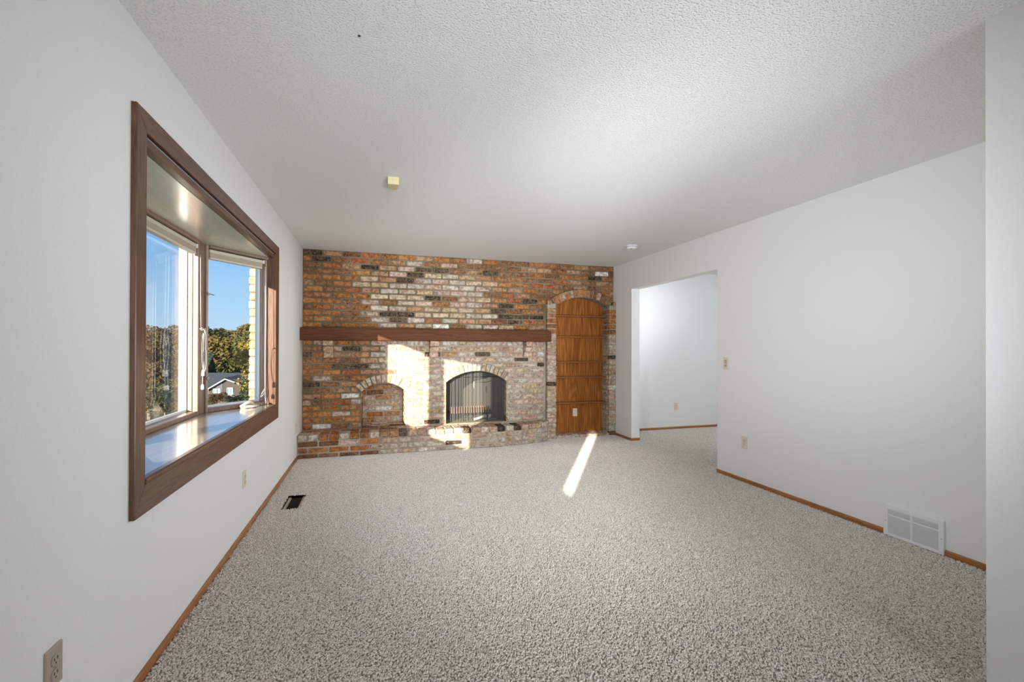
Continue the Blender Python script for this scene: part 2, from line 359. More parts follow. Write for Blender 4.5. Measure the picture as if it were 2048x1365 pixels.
def pile(name, rects, density, seed, label):
    mb = MB()
    for (x0, x1, y0, y1) in rects: mb.add([(x0, y0, -.0065), (x1, y0, -.0065), (x1, y1, -.0065), (x0, y1, -.0065)], [(0, 1, 2, 3)])
    o = link(name, mb.mesh(name, M_carpet, fix=False)); o['kind'] = 'stuff'; o['label'] = label; o['category'] = 'carpet'
    src = bpy.data.objects.new('yarn_tuft', tuft_mesh(seed))
    g = bpy.data.node_groups.new(name, 'GeometryNodeTree'); g.interface.new_socket('Geometry', in_out='INPUT', socket_type='NodeSocketGeometry'); g.interface.new_socket('Geometry', in_out='OUTPUT', socket_type='NodeSocketGeometry')
    gi, go = g.nodes.new('NodeGroupInput'), g.nodes.new('NodeGroupOutput'); d = g.nodes.new('GeometryNodeDistributePointsOnFaces'); d.inputs['Density'].default_value = density; d.inputs['Seed'].default_value = seed
    ii = g.nodes.new('GeometryNodeInstanceOnPoints'); ob = g.nodes.new('GeometryNodeObjectInfo'); ob.inputs[0].default_value = src
    rv = g.nodes.new('FunctionNodeRandomValue'); rv.data_type = 'FLOAT_VECTOR'; rv.inputs[0].default_value = (-.65, -.65, 0); rv.inputs[1].default_value = (.65, .65, 6.28)
    rs = g.nodes.new('FunctionNodeRandomValue'); rs.data_type = 'FLOAT_VECTOR'; rs.inputs[0].default_value = (.8, .8, .7); rs.inputs[1].default_value = (1.3, 1.3, 1.15)
    L_ = g.links.new
    L_(gi.outputs[0], d.inputs['Mesh']); L_(d.outputs['Points'], ii.inputs['Points']); L_(ob.outputs['Geometry'], ii.inputs['Instance'])
    L_(rv.outputs[0], ii.inputs['Rotation']); L_(rs.outputs[0], ii.inputs['Scale']); L_(ii.outputs['Instances'], go.inputs[0])
    md = o.modifiers.new('pile', 'NODES'); md.node_group = g; return o
PX0, PX1 = XL+.012, XR-.012
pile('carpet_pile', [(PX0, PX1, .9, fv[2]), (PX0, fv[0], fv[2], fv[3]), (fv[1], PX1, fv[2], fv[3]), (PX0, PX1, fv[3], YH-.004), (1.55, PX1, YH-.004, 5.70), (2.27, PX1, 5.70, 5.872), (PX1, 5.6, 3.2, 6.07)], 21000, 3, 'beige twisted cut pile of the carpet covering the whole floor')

# left wall with the bay opening and a slim window behind the camera
mb = MB()
ay0, ay1, az0, az1 = -.805, -.295, .985, 1.665
for (y0, y1, z0, z1) in ((-3.6, ay0, 0, H), (ay0, ay1, 0, az0), (ay0, ay1, az1, H), (ay1, OY0-.005, 0, H), (OY0-.005, OY1+.005, 0, .72), (OY0-.005, OY1+.005, 2.06, H)):
    mb.box(XE+.001, XL, y0, y1, z0, z1)
mb.box(-.957, XL, OY1+.005, 6.8, 0, H); mb.box(XE+.001, -.957, 4.81, 6.8, 0, H)
struct('wall_left', mb, M_wall)
mb = MB()
mb.box(XR, XR+TW, YF, J2, 0, H); mb.box(XR, XR+TW, J2, J1, ZO, H); mb.box(XR, XR+TW, J1, YHB+.8, 0, H)
struct('wall_right', mb, M_wall)
mb = MB(); mb.box(XF, XR+TW, YF-.16, YF, 0, H); mb.box(XR+.002, XR+TW, -3.5, YF-.16, 0, H); struct('wall_front', mb, M_wall)
mb = MB(); mb.box(XL, XH, -3.6, -3.5, 0, H); struct('wall_rear', mb, M_wall)
mb = MB(); mb.box(XR+TW+.001, XH, YHB, YHB+.12, 0, H); mb.box(XH, XH+.1, 1.4, YHB+.12, 0, H); mb.box(XR+TW+.001, XH, 1.3, 1.4, 0, H); struct('wall_hall', mb, M_wall)

# baseboards: rounded top profile
BH, BT = .036, .011
def baseboard(name, segs, m):
    mb = MB()
    for (x0, y0, x1, y1, nx, ny) in segs:      # back line against the wall, n points into the room
        prof = [(0, 0), (BT, 0), (BT, BH-.008), (BT-.002, BH-.003), (BT-.006, BH), (0, BH)]
        vs = []
        for (x, y) in ((x0, y0), (x1, y1)):
            for d, z in prof: vs.append((x+nx*d, y+ny*d, z))
        n = len(prof); mb.add(vs, [tuple(range(n)), tuple(range(2*n-1, n-1, -1))] + [(i, (i+1) % n, (i+1) % n+n, i+n) for i in range(n)])
    return struct(name, mb, m)
baseboard('baseboard_left', [(XL, .0, XL, YH, 1, 0)], M_base)
GY0, GY1 = 1.905, 2.250
baseboard('baseboard_right', [(XR, YF, XR, GY0-.002, -1, 0), (XR, GY1+.002, XR, J2, -1, 0)], M_base)
baseboard('baseboard_right_jamb', [(XR, J1, XR, 5.872, -1, 0)], M_base)
baseboard('baseboard_hall_jamb', [(XR-BT, J1, XR+TW, J1, 0, -1)], M_baseX)
baseboard('baseboard_hall', [(XR+TW, YHB, XH, YHB, 0, -1)], M_baseX)

# ---------------------------------------------------------------- bricks
BW, BH_, BD = LP-JT, CP-JT, .05
brnd = random.Random(11)
def brick_mesh(name, w, d, h, c=.0085, jit=.0028):
    mb = MB(); mb.cbox(-w/2, w/2, -d/2, d/2, -h/2, h/2, c, jit=jit, rnd=brnd); return mb.mesh(name, M_brick)
BR = [brick_mesh('brick', BW, BD, BH_) for _ in range(6)]
HD = [brick_mesh('brick', .100, BD, BH_) for _ in range(4)]          # header faces

PAL = {'orange': [(0.442, 0.192, 0.067), (0.397, 0.168, 0.056), (0.474, 0.222, 0.084), (0.384, 0.18, 0.086), (0.41, 0.15, 0.065)],
       'brown': [(0.273, 0.142, 0.072), (0.24, 0.12, 0.062), (0.305, 0.162, 0.088)],
       'cream': [(0.515, 0.402, 0.254), (0.549, 0.44, 0.297), (0.482, 0.358, 0.223), (0.571, 0.462, 0.329)],
       'grey': [(0.53, 0.46, 0.375), (0.48, 0.415, 0.34), (0.57, 0.505, 0.42)],
       'pink': [(0.55, 0.405, 0.315), (0.51, 0.36, 0.275), (0.58, 0.45, 0.36)],
       'tan': [(0.46, 0.28, 0.152), (0.425, 0.269, 0.158), (0.483, 0.302, 0.179), (0.437, 0.246, 0.147)],
       'white': [(0.78, 0.76, 0.71)],
       'dark': [(0.13, 0.09, 0.06), (0.17, 0.12, 0.085)]}
def sm(a, b, x):
    x = max(0, min(1, (x-a)/(b-a))); return x*x*(3-2*x)
def glare_share(x, z):
    """share of pale bricks: some truly cream, most with window glare in their colour"""
    if z > 1.42: return sm(-.35, .25, x)*(1-sm(.9, 2.0, x))*(1-sm(2.05, 2.40, z)*.8) * .82
    w = sm(-.25, .5, x)
    return .15 + .83*w
def brick_colour(x, z, r=brnd):
    w = glare_share(x, z); u = r.random()  # window glare is put into the paler brick colours
    if r.random() < .012: k = 'white'
    elif r.random() < (.11 if w < .5 else .08): k = 'dark'
    elif u < w: k = r.choice(['cream', 'grey', 'pink', 'cream', 'grey', 'pink', 'cream'] if z > 1.4 else ['pink', 'grey', 'pink', 'grey', 'cream', 'pink', 'grey'])
    else: k = r.choice(['orange', 'orange', 'orange', 'brown', 'orange', 'brown', 'tan'])
    if k in ('orange', 'brown') and .3 < w and r.random() < .6: k = 'tan'
    c = r.choice(PAL[k]); j = r.uniform(.90, 1.08)
    a = {'dark': r.uniform(.43, .56), 'white': .9}.get(k, r.choice([.9, .9, .72, .62, .60, .57, .9]) if w < .5 else r.choice([.9, .9, .75, .64, .9]))
    return (c[0]*j, c[1]*j*r.uniform(.96, 1.04), c[2]*j, a)
def ring_colour(x, z, r):
    k = r.choice(['orange', 'orange', 'brown', 'pink', 'orange']) if z > 1.5 else r.choice(['grey', 'pink', 'grey', 'cream'])
    c = r.choice(PAL[k]); j = r.uniform(.92, 1.06); return (c[0]*j, c[1]*j, c[2]*j, r.choice([.9, .9, .66]))
def put_brick(meshes, parent, loc, scale=(1, 1, 1), rot=(0, 0, 0), col=None, r=brnd):
    o = bpy.data.objects.new('brick', r.choice(meshes)); C.objects.link(o); o.parent = parent
    off = _locs.get(parent.name, (0, 0, 0)) if parent else (0, 0, 0)
    o.location = Vector(loc) - Vector(off); o.scale = scale; o.rotation_euler = rot
    o.color = col or brick_colour(loc[0], loc[2]); return o
def put_stuff(name, items, parent, mat=M_bricks):
    """items: (mesh, matrix, colour) joined as one object with a colour attribute"""
    vs, fs, cs = [], [], []
    for me, mx, col in items:
        n = len(vs); vs += [mx @ v.co for v in me.vertices]; cs += [col]*len(me.vertices)
        fs += [tuple(i+n for i in p.vertices) for p in me.polygons]
    me = bpy.data.meshes.new(name); me.from_pydata(vs, [], fs); me.materials.append(mat)
    a = me.color_attributes.new('Col', 'FLOAT_COLOR', 'POINT'); a.data.foreach_set('color', [q for c in cs for q in c]); me.update()
    o = link(name, me, parent); o['kind'] = 'stuff'; return o

# arches: (x0, x1, spring z, apex z, ring thickness)
def arc(x0, x1, zs, za):
    hw = (x1-x0)/2; rise = za-zs; R = (hw*hw+rise*rise)/(2*rise); return ((x0+x1)/2, za-R, R)
REC = (-.168, .362, .700, .812); FIR = (.880, 1.700, .800, .945); NIC = (2.395, 3.212, 1.850, 1.972)
RING = .105
def hole_top(hole, x):
    cx, cz, R = arc(*hole); d = R*R-(x-cx)**2
    return cz+math.sqrt(d) if d > 0 else cz
def ring_halfspan(hole, z):
    """x extent of opening + ring at height z, or None"""
    x0, x1, zs, za = hole; cx, cz, R = arc(*hole); Ro = R+RING
    if z > cz+Ro: return None
    a = math.sqrt(Ro*Ro-(z-cz)**2)
    ang = math.asin(((x1-x0)/2)/R); xo = math.sin(ang)*Ro; zo = cz+math.cos(ang)*Ro
    if z >= zo: return (cx-a, cx+a)
    if z >= zs:
        f = (z-zs)/(zo-zs); e = (x1-x0)/2+(xo-(x1-x0)/2)*f; return (cx-e, cx+e)
    return (x0, x1)
NX0, NX1 = 2.258, XR            # outer limits of the bookcase surround
NS = 5.875                      # face of the surround
niche_out = (NIC[0], NIC[1], NIC[2], NIC[3])

wall_back = MB()
def strip_wall(mb, x0, x1, z0, z1, y, holes):
    """a wall sheet facing -Y with arched holes cut out of it"""
    cuts = {x0, x1}
    for hx0, hx1, zs, za, zb in holes:
        for i in range(25): cuts.add(hx0+(hx1-hx0)*i/24)
    cuts = sorted(c for c in cuts if x0 <= c <= x1)
    for a, b in zip(cuts, cuts[1:]):
        hit = None
        for h_ in holes:
            if h_[0] <= (a+b)/2 <= h_[1]: hit = h_
        if hit is None: mb.add([(a, y, z0), (b, y, z0), (b, y, z1), (a, y, z1)], [(0, 1, 2, 3)]); continue
        ha, hb = hole_top(hit[:4], a), hole_top(hit[:4], b)
        if ha >= z1 or hb >= z1: continue
        ha, hb = max(ha, z0), max(hb, z0)
        mb.add([(a, y, ha), (b, y, hb), (b, y, z1), (a, y, z1)], [(0, 1, 2, 3)])
        if hit[4] > z0: mb.add([(a, y, z0), (b, y, z0), (b, y, hit[4]), (a, y, hit[4])], [(0, 1, 2, 3)])
YM = YB+.007
MZ = 1.345                      # behind the mantel beam
strip_wall(wall_back, XL, XR, MZ, H, YM, [NIC+(.0,)])
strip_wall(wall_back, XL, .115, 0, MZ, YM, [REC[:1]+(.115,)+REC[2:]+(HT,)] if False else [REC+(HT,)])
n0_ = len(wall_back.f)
strip_wall(wall_back, .115, XR, 0, MZ, YM, [REC+(HT,), FIR+(HT,), NIC+(.0,)])  # this stretch gets the mortar paled for window glare
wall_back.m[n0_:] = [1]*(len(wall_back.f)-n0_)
wb = struct('wall_back', wall_back, [M_mortar, M_mortar_glare])
mb = MB(); mb.box(XL-.1, XR+.1, 6.75, 6.85, 0, H); struct('wall_back_outer', mb, M_mortar)
brks = []; cutters = [REC, FIR]
r = random.Random(5)
for k in range(31):
    z1 = H-k*CP-JT*.5 - .001; z0 = z1-BH_; zc = (z0+z1)/2
    if zc < HT: break
    spans = [(XL+.004, XR-.004)]
    bl = [ring_halfspan(hh, zc) for hh in cutters]
    # bookcase surround: column up to the spring, arch above
    ns = None
    if zc < NIC[2]: ns = (NX0-.004, XR)
    else:
        q_ = ring_halfspan(NIC, zc)
        if q_: ns = (q_[0]-.01, min(q_[1]+.01, XR-.004) if q_[1] < XR-.03 else XR)
    bl.append(ns)
    for b in bl:
        if b is None: continue
        new = []
        for a0, a1 in spans:
            if b[1] <= a0 or b[0] >= a1: new.append((a0, a1)); continue
            if b[0]-JT*.7 > a0: new.append((a0, b[0]-JT*.7))
            if b[1]+JT*.7 < a1: new.append((b[1]+JT*.7, a1))
        spans = new
    off = (k % 2)*LP*.5 + r.uniform(-.012, .012)
    x = XL + .004 - LP + off
    while x < XR:
        e = x+BW*r.uniform(.985, 1.01)
        for a0, a1 in spans:
            s0, s1 = max(x, a0), min(e, a1)
            if s1-s0 > .035 and z1-z0 > .02: brks.append((s0, s1, z0, z1))
        x += LP
def app(b):
    xm = (b[0]+b[1])/2; d = 5.95*D_.y+xm*D_.x; return (b[1]-b[0])/(d*d)*5
brks.sort(key=app, reverse=True)
rest = []
for i, b in enumerate(brks):
    xm, zm = (b[0]+b[1])/2, (b[2]+b[3])/2
    w = b[1]-b[0]; ms, bw = (HD, .100) if w < .14 else (BR, BW)
    yo = YB+BD/2+r.uniform(-.003, .002)
    rot = (0, r.uniform(-.006, .006), 0); sc_ = (w/bw, 1, r.uniform(.95, 1.02))
    if i < 295: put_brick(ms, wb, (xm, yo, zm), sc_, rot)
    else: rest.append((r.choice(ms), Matrix.Translation((xm, yo, zm)) @ Matrix.Rotation(rot[1], 4, 'Y') @ Matrix.Diagonal((sc_[0], 1, sc_[2], 1)), brick_colour(xm, zm)))
put_stuff('brick_courses', rest, wb)

def wedge_ring(hole, n, parent, y0, y1, yo=0, ring=RING, extra=0):
    """the bricks of an arch, each a tapered block"""
    cx, cz, R = arc(*hole); a1 = math.asin(((hole[1]-hole[0])/2)/R)+extra; rr = random.Random(n)
    for i in range(n):
        t0 = -a1+2*a1*i/n; t1 = -a1+2*a1*(i+1)/n; g = JT*.42; zc_ = (t0+t1)/2
        ro = R+ring*rr.uniform(.93, 1.03); pts = []
        for (rad, s) in ((R+.001, t0+g/R), (R+.001, t1-g/R), (ro, t1-g/ro), (ro, t0+g/ro)):
            pts.append((cx+rad*math.sin(s), cz+rad*math.cos(s)))
        c0 = Vector((sum(p_[0] for p_ in pts)/4, (y0+y1)/2, sum(p_[1] for p_ in pts)/4))
        c_ = .006; front = [(c0.x+(p_[0]-c0.x)*(1-c_/.04), c0.z+(p_[1]-c0.z)*(1-c_/.05)) for p_ in pts]
        dy = rr.uniform(-.003, .003); vs = []
        vs += [(p_[0], y0+dy, p_[1]) for p_ in front] + [(p_[0], y0+dy+c_, p_[1]) for p_ in pts] + [(p_[0], y1, p_[1]) for p_ in pts]
        mb = MB(); mb.add([Vector(v)-c0 for v in vs], [(0, 1, 2, 3)] + [(j, j+4, (j+1) % 4+4, (j+1) % 4) for j in range(4)] + [(j+4, j+8, (j+1) % 4+8, (j+1) % 4+4) for j in range(4)] + [(11, 10, 9, 8)])
        o = bpy.data.objects.new('brick', mb.mesh('brick', M_brick)); C.objects.link(o); o.parent = parent
        o.location = c0-Vector(_locs[parent.name]); o.color = ring_colour(c0.x, c0.z, rr)

# firewood recess
rec = thing('brick_recess', 'small arched brick recess on the left above the hearth', 'recess', ((REC[0]+REC[1])/2, YB, HT))
wedge_ring(REC, 11, rec, YB-.006, YB+.06)
RY = 6.36
mb = MB()
nseg = 24; xs_ = [REC[0]+(REC[1]-REC[0])*i/nseg for i in range(nseg+1)]
for a, b in zip(xs_, xs_[1:]):
    ha, hb = hole_top(REC, a), hole_top(REC, b)
    mb.add([(a, YM, ha), (b, YM, hb), (b, RY+.02, hb), (a, RY+.02, ha)], [(0, 1, 2, 3)])
mb.add([(REC[0], YM, HT), (REC[0], RY+.02, HT), (REC[0], RY+.02, REC[2]), (REC[0], YM, REC[2])], [(0, 1, 2, 3)])
mb.add([(REC[1], YM, HT), (REC[1], RY+.02, HT), (REC[1], RY+.02, REC[2]), (REC[1], YM, REC[2])], [(0, 1, 2, 3)])
mb.add([(REC[0]-.01, RY, HT-.01), (REC[1]+.01, RY, HT-.01), (REC[1]+.01, RY, .83), (REC[0]-.01, RY, .83)], [(0, 1, 2, 3)])
part('mortar_lining', mb, M_mortar_glare, rec)
for k in range(8):
    z0 = HT+.004+k*CP; zc = z0+BH_/2
    if zc > .80: break
    x = REC[0]-.02-LP*(.5*(k % 2)+.15)
    while x < REC[1]:
        s0, s1 = max(x, REC[0]+.001), min(x+BW, REC[1]-.001)
        if s1-s0 > .03: put_brick(HD if s1-s0 < .14 else BR, rec, ((s0+s1)/2, RY+.012, zc), ((s1-s0)/(.1 if s1-s0 < .14 else BW), 1, 1), col=None if x > .2 else None)
        x += LP
    if zc < REC[2]-.02:
        for sx_, X in ((1, REC[1]), (-1, REC[0])):
            y = YB+.055
            while y < RY-.05:
                e = min(y+BW, RY-.006); put_brick(BR, rec, (X+sx_*(BD/2-.006), (y+e)/2, zc), ((e-y)/BW, 1, 1), (0, 0, PI/2)); y += LP

# fireplace
fp = thing('fireplace', 'arched brick fireplace with a black mesh curtain, right of the small recess', 'fireplace', ((FIR[0]+FIR[1])/2, YB, HT))
wedge_ring(FIR, 16, fp, YB-.016, YB+.06)
mb = MB(); xs_ = [FIR[0]+(FIR[1]-FIR[0])*i/24 for i in range(25)]
FY = 6.5
for a, b in zip(xs_, xs_[1:]):
    ha, hb = hole_top(FIR, a), hole_top(FIR, b); mb.add([(a, YM, ha), (b, YM, hb), (b, YM+.14, hb), (a, YM+.14, ha)], [(0, 1, 2, 3)])
part('arch_soffit', mb, M_mortar, fp)
mb = MB(); x0, x1 = FIR[0]-.004, FIR[1]+.004
mb.add([(x0, YM, HT), (x0, 6.12, HT), (x0, 6.12, .84), (x0, YM, .84)], [(0, 1, 2, 3)])
part('mortar_jamb', mb, M_mortar_glare, fp)
mb = MB(); mb.add([(x1, YM, HT), (x1, 6.12, HT), (x1, 6.12, .84), (x1, YM, .84)], [(0, 1, 2, 3)]); part('mortar_jamb', mb, M_mortar_glare, fp)
for k in range(8):
    zc = HT+.004+k*CP+BH_/2
    if zc > .79: break
    for s_, X in ((-1, FIR[0]), (1, FIR[1])):
        put_brick(HD, fp, (X+s_*(BD/2-.004), YB+.055, zc), (1, 1, 1), (0, 0, PI/2))
mb = MB()   # splayed firebox
mb.add([(FIR[0]-.03, 6.12, HT), (FIR[0]+.16, FY, HT), (FIR[0]+.16, FY, 1.0), (FIR[0]-.03, 6.12, 1.0)], [(0, 1, 2, 3)])
mb.add([(FIR[1]+.03, 6.12, HT), (FIR[1]-.16, FY, HT), (FIR[1]-.16, FY, 1.0), (FIR[1]+.03, 6.12, 1.0)], [(0, 1, 2, 3)])
mb.add([(FIR[0]+.16, FY, HT), (FIR[1]-.16, FY, HT), (FIR[1]-.16, FY, 1.0), (FIR[0]+.16, FY, 1.0)], [(0, 1, 2, 3)])
mb.add([(FIR[0]-.1, 6.1, 1.0), (FIR[1]+.1, 6.1, 1.0), (FIR[1]+.1, FY, 1.0), (FIR[0]-.1, FY, 1.0)], [(0, 1, 2, 3)])
part('firebox', mb, M_soot, fp)
# curtain material: a fine woven wire mesh
m, t, p = nodes('wire_mesh'); M_mesh = m
p.inputs['Base Color'].default_value = (.11, .11, .105, 1); p.inputs['Metallic'].default_value = .0; p.inputs['Specular IOR Level'].default_value = .1; p.inputs['Roughness'].default_value = .8
tr = N(t, 'ShaderNodeBsdfTransparent'); mx = t.nodes.new('ShaderNodeMixShader'); mx.inputs[0].default_value = .40
t.links.new(tr.outputs[0], mx.inputs[1]); t.links.new(p.outputs[0], mx.inputs[2]); t.links.new(mx.outputs[0], t.nodes['Material Output'].inputs[0])
rr = random.Random(3)
for (a, b) in ((FIR[0]+.068, 1.262), (1.268, FIR[1]-.012)):
    mb = MB(); n = 150; zt = .935; vs = []; fs = []
    ph = rr.uniform(0, 6)
    for i in range(n+1):
        x = a+(b-a)*i/n; u = i/n
        for j in range(9):
            f = j/8; z = HT+.012+(min(zt, hole_top(FIR, x)+.02)-HT-.012)*f
            amp = .010*(1.25-.5*f); y = 6.055+amp*math.sin(u*52+ph+1.6*math.sin(u*9+ph)+.25*math.sin(f*4+u*20))+.005*math.sin(u*17+f*2)
            vs.append((x, y, z))
    for i in range(n):
        for j in range(8): fs.append((i*9+j, (i+1)*9+j, (i+1)*9+j+1, i*9+j+1))
    mb.add(vs, fs); part('mesh_curtain', mb, M_mesh, fp, smooth=True)
mb = MB(); mb.tube([(FIR[0]+.0, 6.05, .86), (FIR[1]-.0, 6.05, .86)], .005, 8); part('curtain_rod', mb, M_bmetal, fp)
mb = MB(); mb.tube([(1.265, 6.035, .80), (1.265, 6.033, .72)], .004, 6); mb.tube([(1.272, 6.035, .80), (1.272, 6.033, .71)], .003, 6); part('pull_handle', mb, M_steel, fp)

# grate and log in the firebox
gr = thing('fireplace_grate', 'iron log grate of upright bars inside the fireplace', 'grate', (1.36, 6.19, HT))
mb = MB()
for i in range(16): mb.tube([(.98+i*.034, 6.11+.001*i, HT+.20), (.98+i*.034, 6.11+.001*i, HT+.115), (.99+i*.034, 6.34, HT+.085), (.99+i*.034, 6.36, HT+.17)], .008, 5)
part('bar', mb, M_rust, gr)
for y in (6.15, 6.30):
    mb = MB(); mb.tube([(.95, y, HT+.11), (1.56, y, HT+.11)], .010, 6); part('rail', mb, M_bmetal, gr)
for x in (1.15, 1.48):
    for y in (6.15, 6.31):
        mb = MB(); mb.tube([(x, y, HT+.11), (x, y, HT)], .009, 6); part('leg', mb, M_bmetal, gr)
mb = MB(); mb.tube([(1.28, 6.095, HT+.02), (1.35, 6.10, HT+.035), (1.43, 6.11, HT+.062)], [.016, .019, .014], 8)
tag(part('log', mb, M_ash, None, True), 'short pale ash-grey stick leaning in front of the iron grate', 'log')

# ---------------------------------------------------------------- hearth
def hearth_front(s):
    """outline of the raised hearth: straight, then rounded back to the bookcase surround"""
    return s
out = [(XL+.002, YH)]
cxh, cyh, rx, ry = 1.47, 5.885, .80, .295
out.append((cxh, YH))
for i in range(1, 13):
    a = PI/2*i/12; out.append((cxh+rx*math.sin(a)**1.0, cyh-ry*math.cos(a)))
def path_at(pts, s):
    for a, b in zip(pts, pts[1:]):
        L = math.hypot(b[0]-a[0], b[1]-a[1])
        if s <= L: f = s/L; return (a[0]+(b[0]-a[0])*f, a[1]+(b[1]-a[1])*f, math.atan2(b[1]-a[1], b[0]-a[0]))
        s -= L
    return (pts[-1][0], pts[-1][1], math.atan2(b[1]-a[1], b[0]-a[0]))
LEN = sum(math.hypot(b[0]-a[0], b[1]-a[1]) for a, b in zip(out, out[1:]))
he = thing('hearth', 'raised brick hearth with a rounded right end on the beige carpet', 'hearth', (.7, 5.75, 0))
mb = MB(); inset = [(x, y+.012) for x, y in out[:2]]+[(x-.010*math.sin(i/12*PI/2), y+.012*math.cos(i/12*PI/2)) for i, (x, y) in enumerate(out[2:], 1)]
mb.prism(inset+[(2.25, YB+.01), (XL+.002, YB+.01)], 0, HT-.006)
mb.box(REC[0]-.03, REC[1]+.03, YB, RY+.02, .1, HT-.006); mb.box(FIR[0]-.1, FIR[1]+.1, YB, FY+.02, .1, HT-.006)
part('core', mb, M_mortar_glare, he)
CAPH = .066
rr = random.Random(21)
cap_mesh = []
for _ in range(4):
    m_ = MB(); m_.cbox(-.0495, .0495, -.105, .105, -CAPH/2, CAPH/2, .008, jit=.003, rnd=rr); cap_mesh.append(m_.mesh('brick', M_brick))
s = .056
def hcol(x, z):
    c = brick_colour(x, z, rr)
    return c
while s < LEN-.02:
    x, y, a = path_at(out, s); nx, ny = math.sin(-a), math.cos(a)      # inward
    q = .095; put_brick(cap_mesh, he, (x-math.sin(a)*q, y+math.cos(a)*q, HT-CAPH/2+rr.uniform(-.002, .002)), (1, 1, 1), (0, 0, a+rr.uniform(-.01, .01)), hcol(x, .2), rr); s += .1105
hp = (HT-CAPH-.004)/2.72
for k in range(3):
    z1 = HT-CAPH-.004-k*hp-JT*.5; z0 = z1-hp+JT
    if k == 2: z0 = 0.0
    s = .004 - (LP*.5 if k % 2 else 0)
    while s < LEN-.03:
        curved = s > cxh-XL
        L = LP if not curved else LP*.5
        s0, s1 = max(s, .006), min(s+L-JT, LEN-.004)
        if s1-s0 > .03:
            x, y, a = path_at(out, (s0+s1)/2); w = s1-s0; ms, bw = (HD, .1) if w < .14 else (BR, BW)
            put_brick(ms, he, (x-math.sin(a)*(.025+.006), y+math.cos(a)*(.025+.006), (z0+z1)/2), (w/bw, 1, (z1-z0)/BH_), (0, 0, a), hcol(x, .2), rr)
        s += L
# flat paving behind the cap course
y = YH+.215
for k in range(3):
    y0 = YH+.213+k*.107; y1 = y0+.097
    x = XL+.006-(k % 2)*LP*.5
    xe = 2.2 if k < 2 else 2.24
    while x < xe:
        s0, s1 = max(x, XL+.006), min(x+BW, xe)
        if k == 2 or True:
            if s1-s0 > .04:
                o_ = put_brick(BR, he, ((s0+s1)/2, (y0+y1)/2 if y1 < YB else (y0+YB-.004)/2, HT-.026), ((s1-s0)/BW, (min(y1, YB-.004)-y0)/BD, .85), (0, 0, 0), hcol((s0+s1)/2, .2), rr)
        x += LP
    if y1 > YB: break
# floors of the two openings
for (hx0, hx1, yy) in ((REC[0], REC[1], RY),):
    for k in range(4):
        y0 = YB+.0+k*.103; y1 = min(y0+.094, yy)
        x = hx0-(k % 2)*LP*.5
        while x < hx1:
            s0, s1 = max(x, hx0+.002), min(x+BW, hx1-.002)
            if s1-s0 > .04 and y1-y0 > .03: put_brick(BR, he, ((s0+s1)/2, (y0+y1)/2, HT-.027), ((s1-s0)/BW, (y1-y0)/BD, .85), (0, 0, 0), hcol((s0+s1)/2, .2), rr)
            x += LP

# ---------------------------------------------------------------- arched bookcase
bc = thing('arched_bookcase', 'tall arched oak bookcase niche framed in brick beside the right wall', 'bookcase', ((NIC[0]+NIC[1])/2, NS, 0))
wedge_ring(NIC, 15, bc, NS-.004, YM+.04, ring=.112)
STEP = .042
mb = MB(); PY = 6.085
mb.box(NX0+.008, NIC[0]-.004, NS+.009, YM+.02, 0, NIC[2]+.02); mb.box(NIC[1]+.004, XR-.001, NS+.009, YM+.02, 0, NIC[2]+.02)
mb.box(NIC[0]-.004, NIC[0], YM, PY+.02, 0, NIC[2]); mb.box(NIC[1], NIC[1]+.004, YM, PY+.02, 0, NIC[2])
xs_ = [NIC[0]+(NIC[1]-NIC[0])*i/24 for i in range(25)]; cx, cz, R_ = arc(*NIC)
for a, b in zip(xs_, xs_[1:]):
    ha, hb = hole_top(NIC, a)+.003, hole_top(NIC, b)+.003
    mb.add([(a, NS+.01, ha), (b, NS+.01, hb), (b, PY+.02, hb), (a, PY+.02, ha)], [(0, 1, 2, 3)])
# spandrel mortar between the ring bricks
a1 = math.asin(((NIC[1]-NIC[0])/2)/R_)
pts_o = [(cx+(R_+.106)*math.sin(-a1+2*a1*i/24), cz+(R_+.106)*math.cos(-a1+2*a1*i/24)) for i in range(25)]
pts_i = [(cx+R_*math.sin(-a1+2*a1*i/24), cz+R_*math.cos(-a1+2*a1*i/24)) for i in range(25)]
for i in range(24):
    q4 = [pts_i[i], pts_i[i+1], pts_o[i+1], pts_o[i]]
    mb.prismY(q4, NS+.009, YM)
mb.box(NIC[0]-.001, NIC[1]+.001, NS+.009, PY+.02, 0, STEP-.005)
part('mortar', mb, M_mortar_glare, bc)
for a_, b_ in ((NX0+.004, NX0+.068), (XR-.044, XR-.001)):
    put_brick(HD, bc, ((a_+b_)/2, NS+BD/2, NIC[2]+.036), ((b_-a_)/.1, 1, .95), col=(.42, .25, .14, .9))
for k in range(26):
    z0 = .002+k*CP; zc = z0+BH_/2
    if z0+BH_ > NIC[2]+.012: break
    for (a, b) in ((NX0+.004, NIC[0]+.003), (NIC[1]-.003, XR-.001)):
        w = b-a; put_brick(HD, bc, ((a+b)/2, NS+BD/2+rr.uniform(-.003, .003), zc), (w/.1, 1, 1), (0, rr.uniform(-.01, .01), 0), None, rr)
    for s_, X in ((-1, NIC[0]), (1, NIC[1])):      # reveal bricks running back to the panel
        put_brick(HD, bc, (X+s_*(BD/2-.003), (NS+.052+PY)/2, zc), ((PY-NS-.056)/.1, 1, 1), (0, 0, PI/2), None, rr)
for i in range(7):      # base course under the panel
    w = (NIC[1]-NIC[0])/7; put_brick(HD, bc, (NIC[0]+w*(i+.5), NS+.055, STEP/2-.004), ((w-JT)/.1, .11/BD, (STEP+.004)/BH_), (0, 0, 0), None, rr)
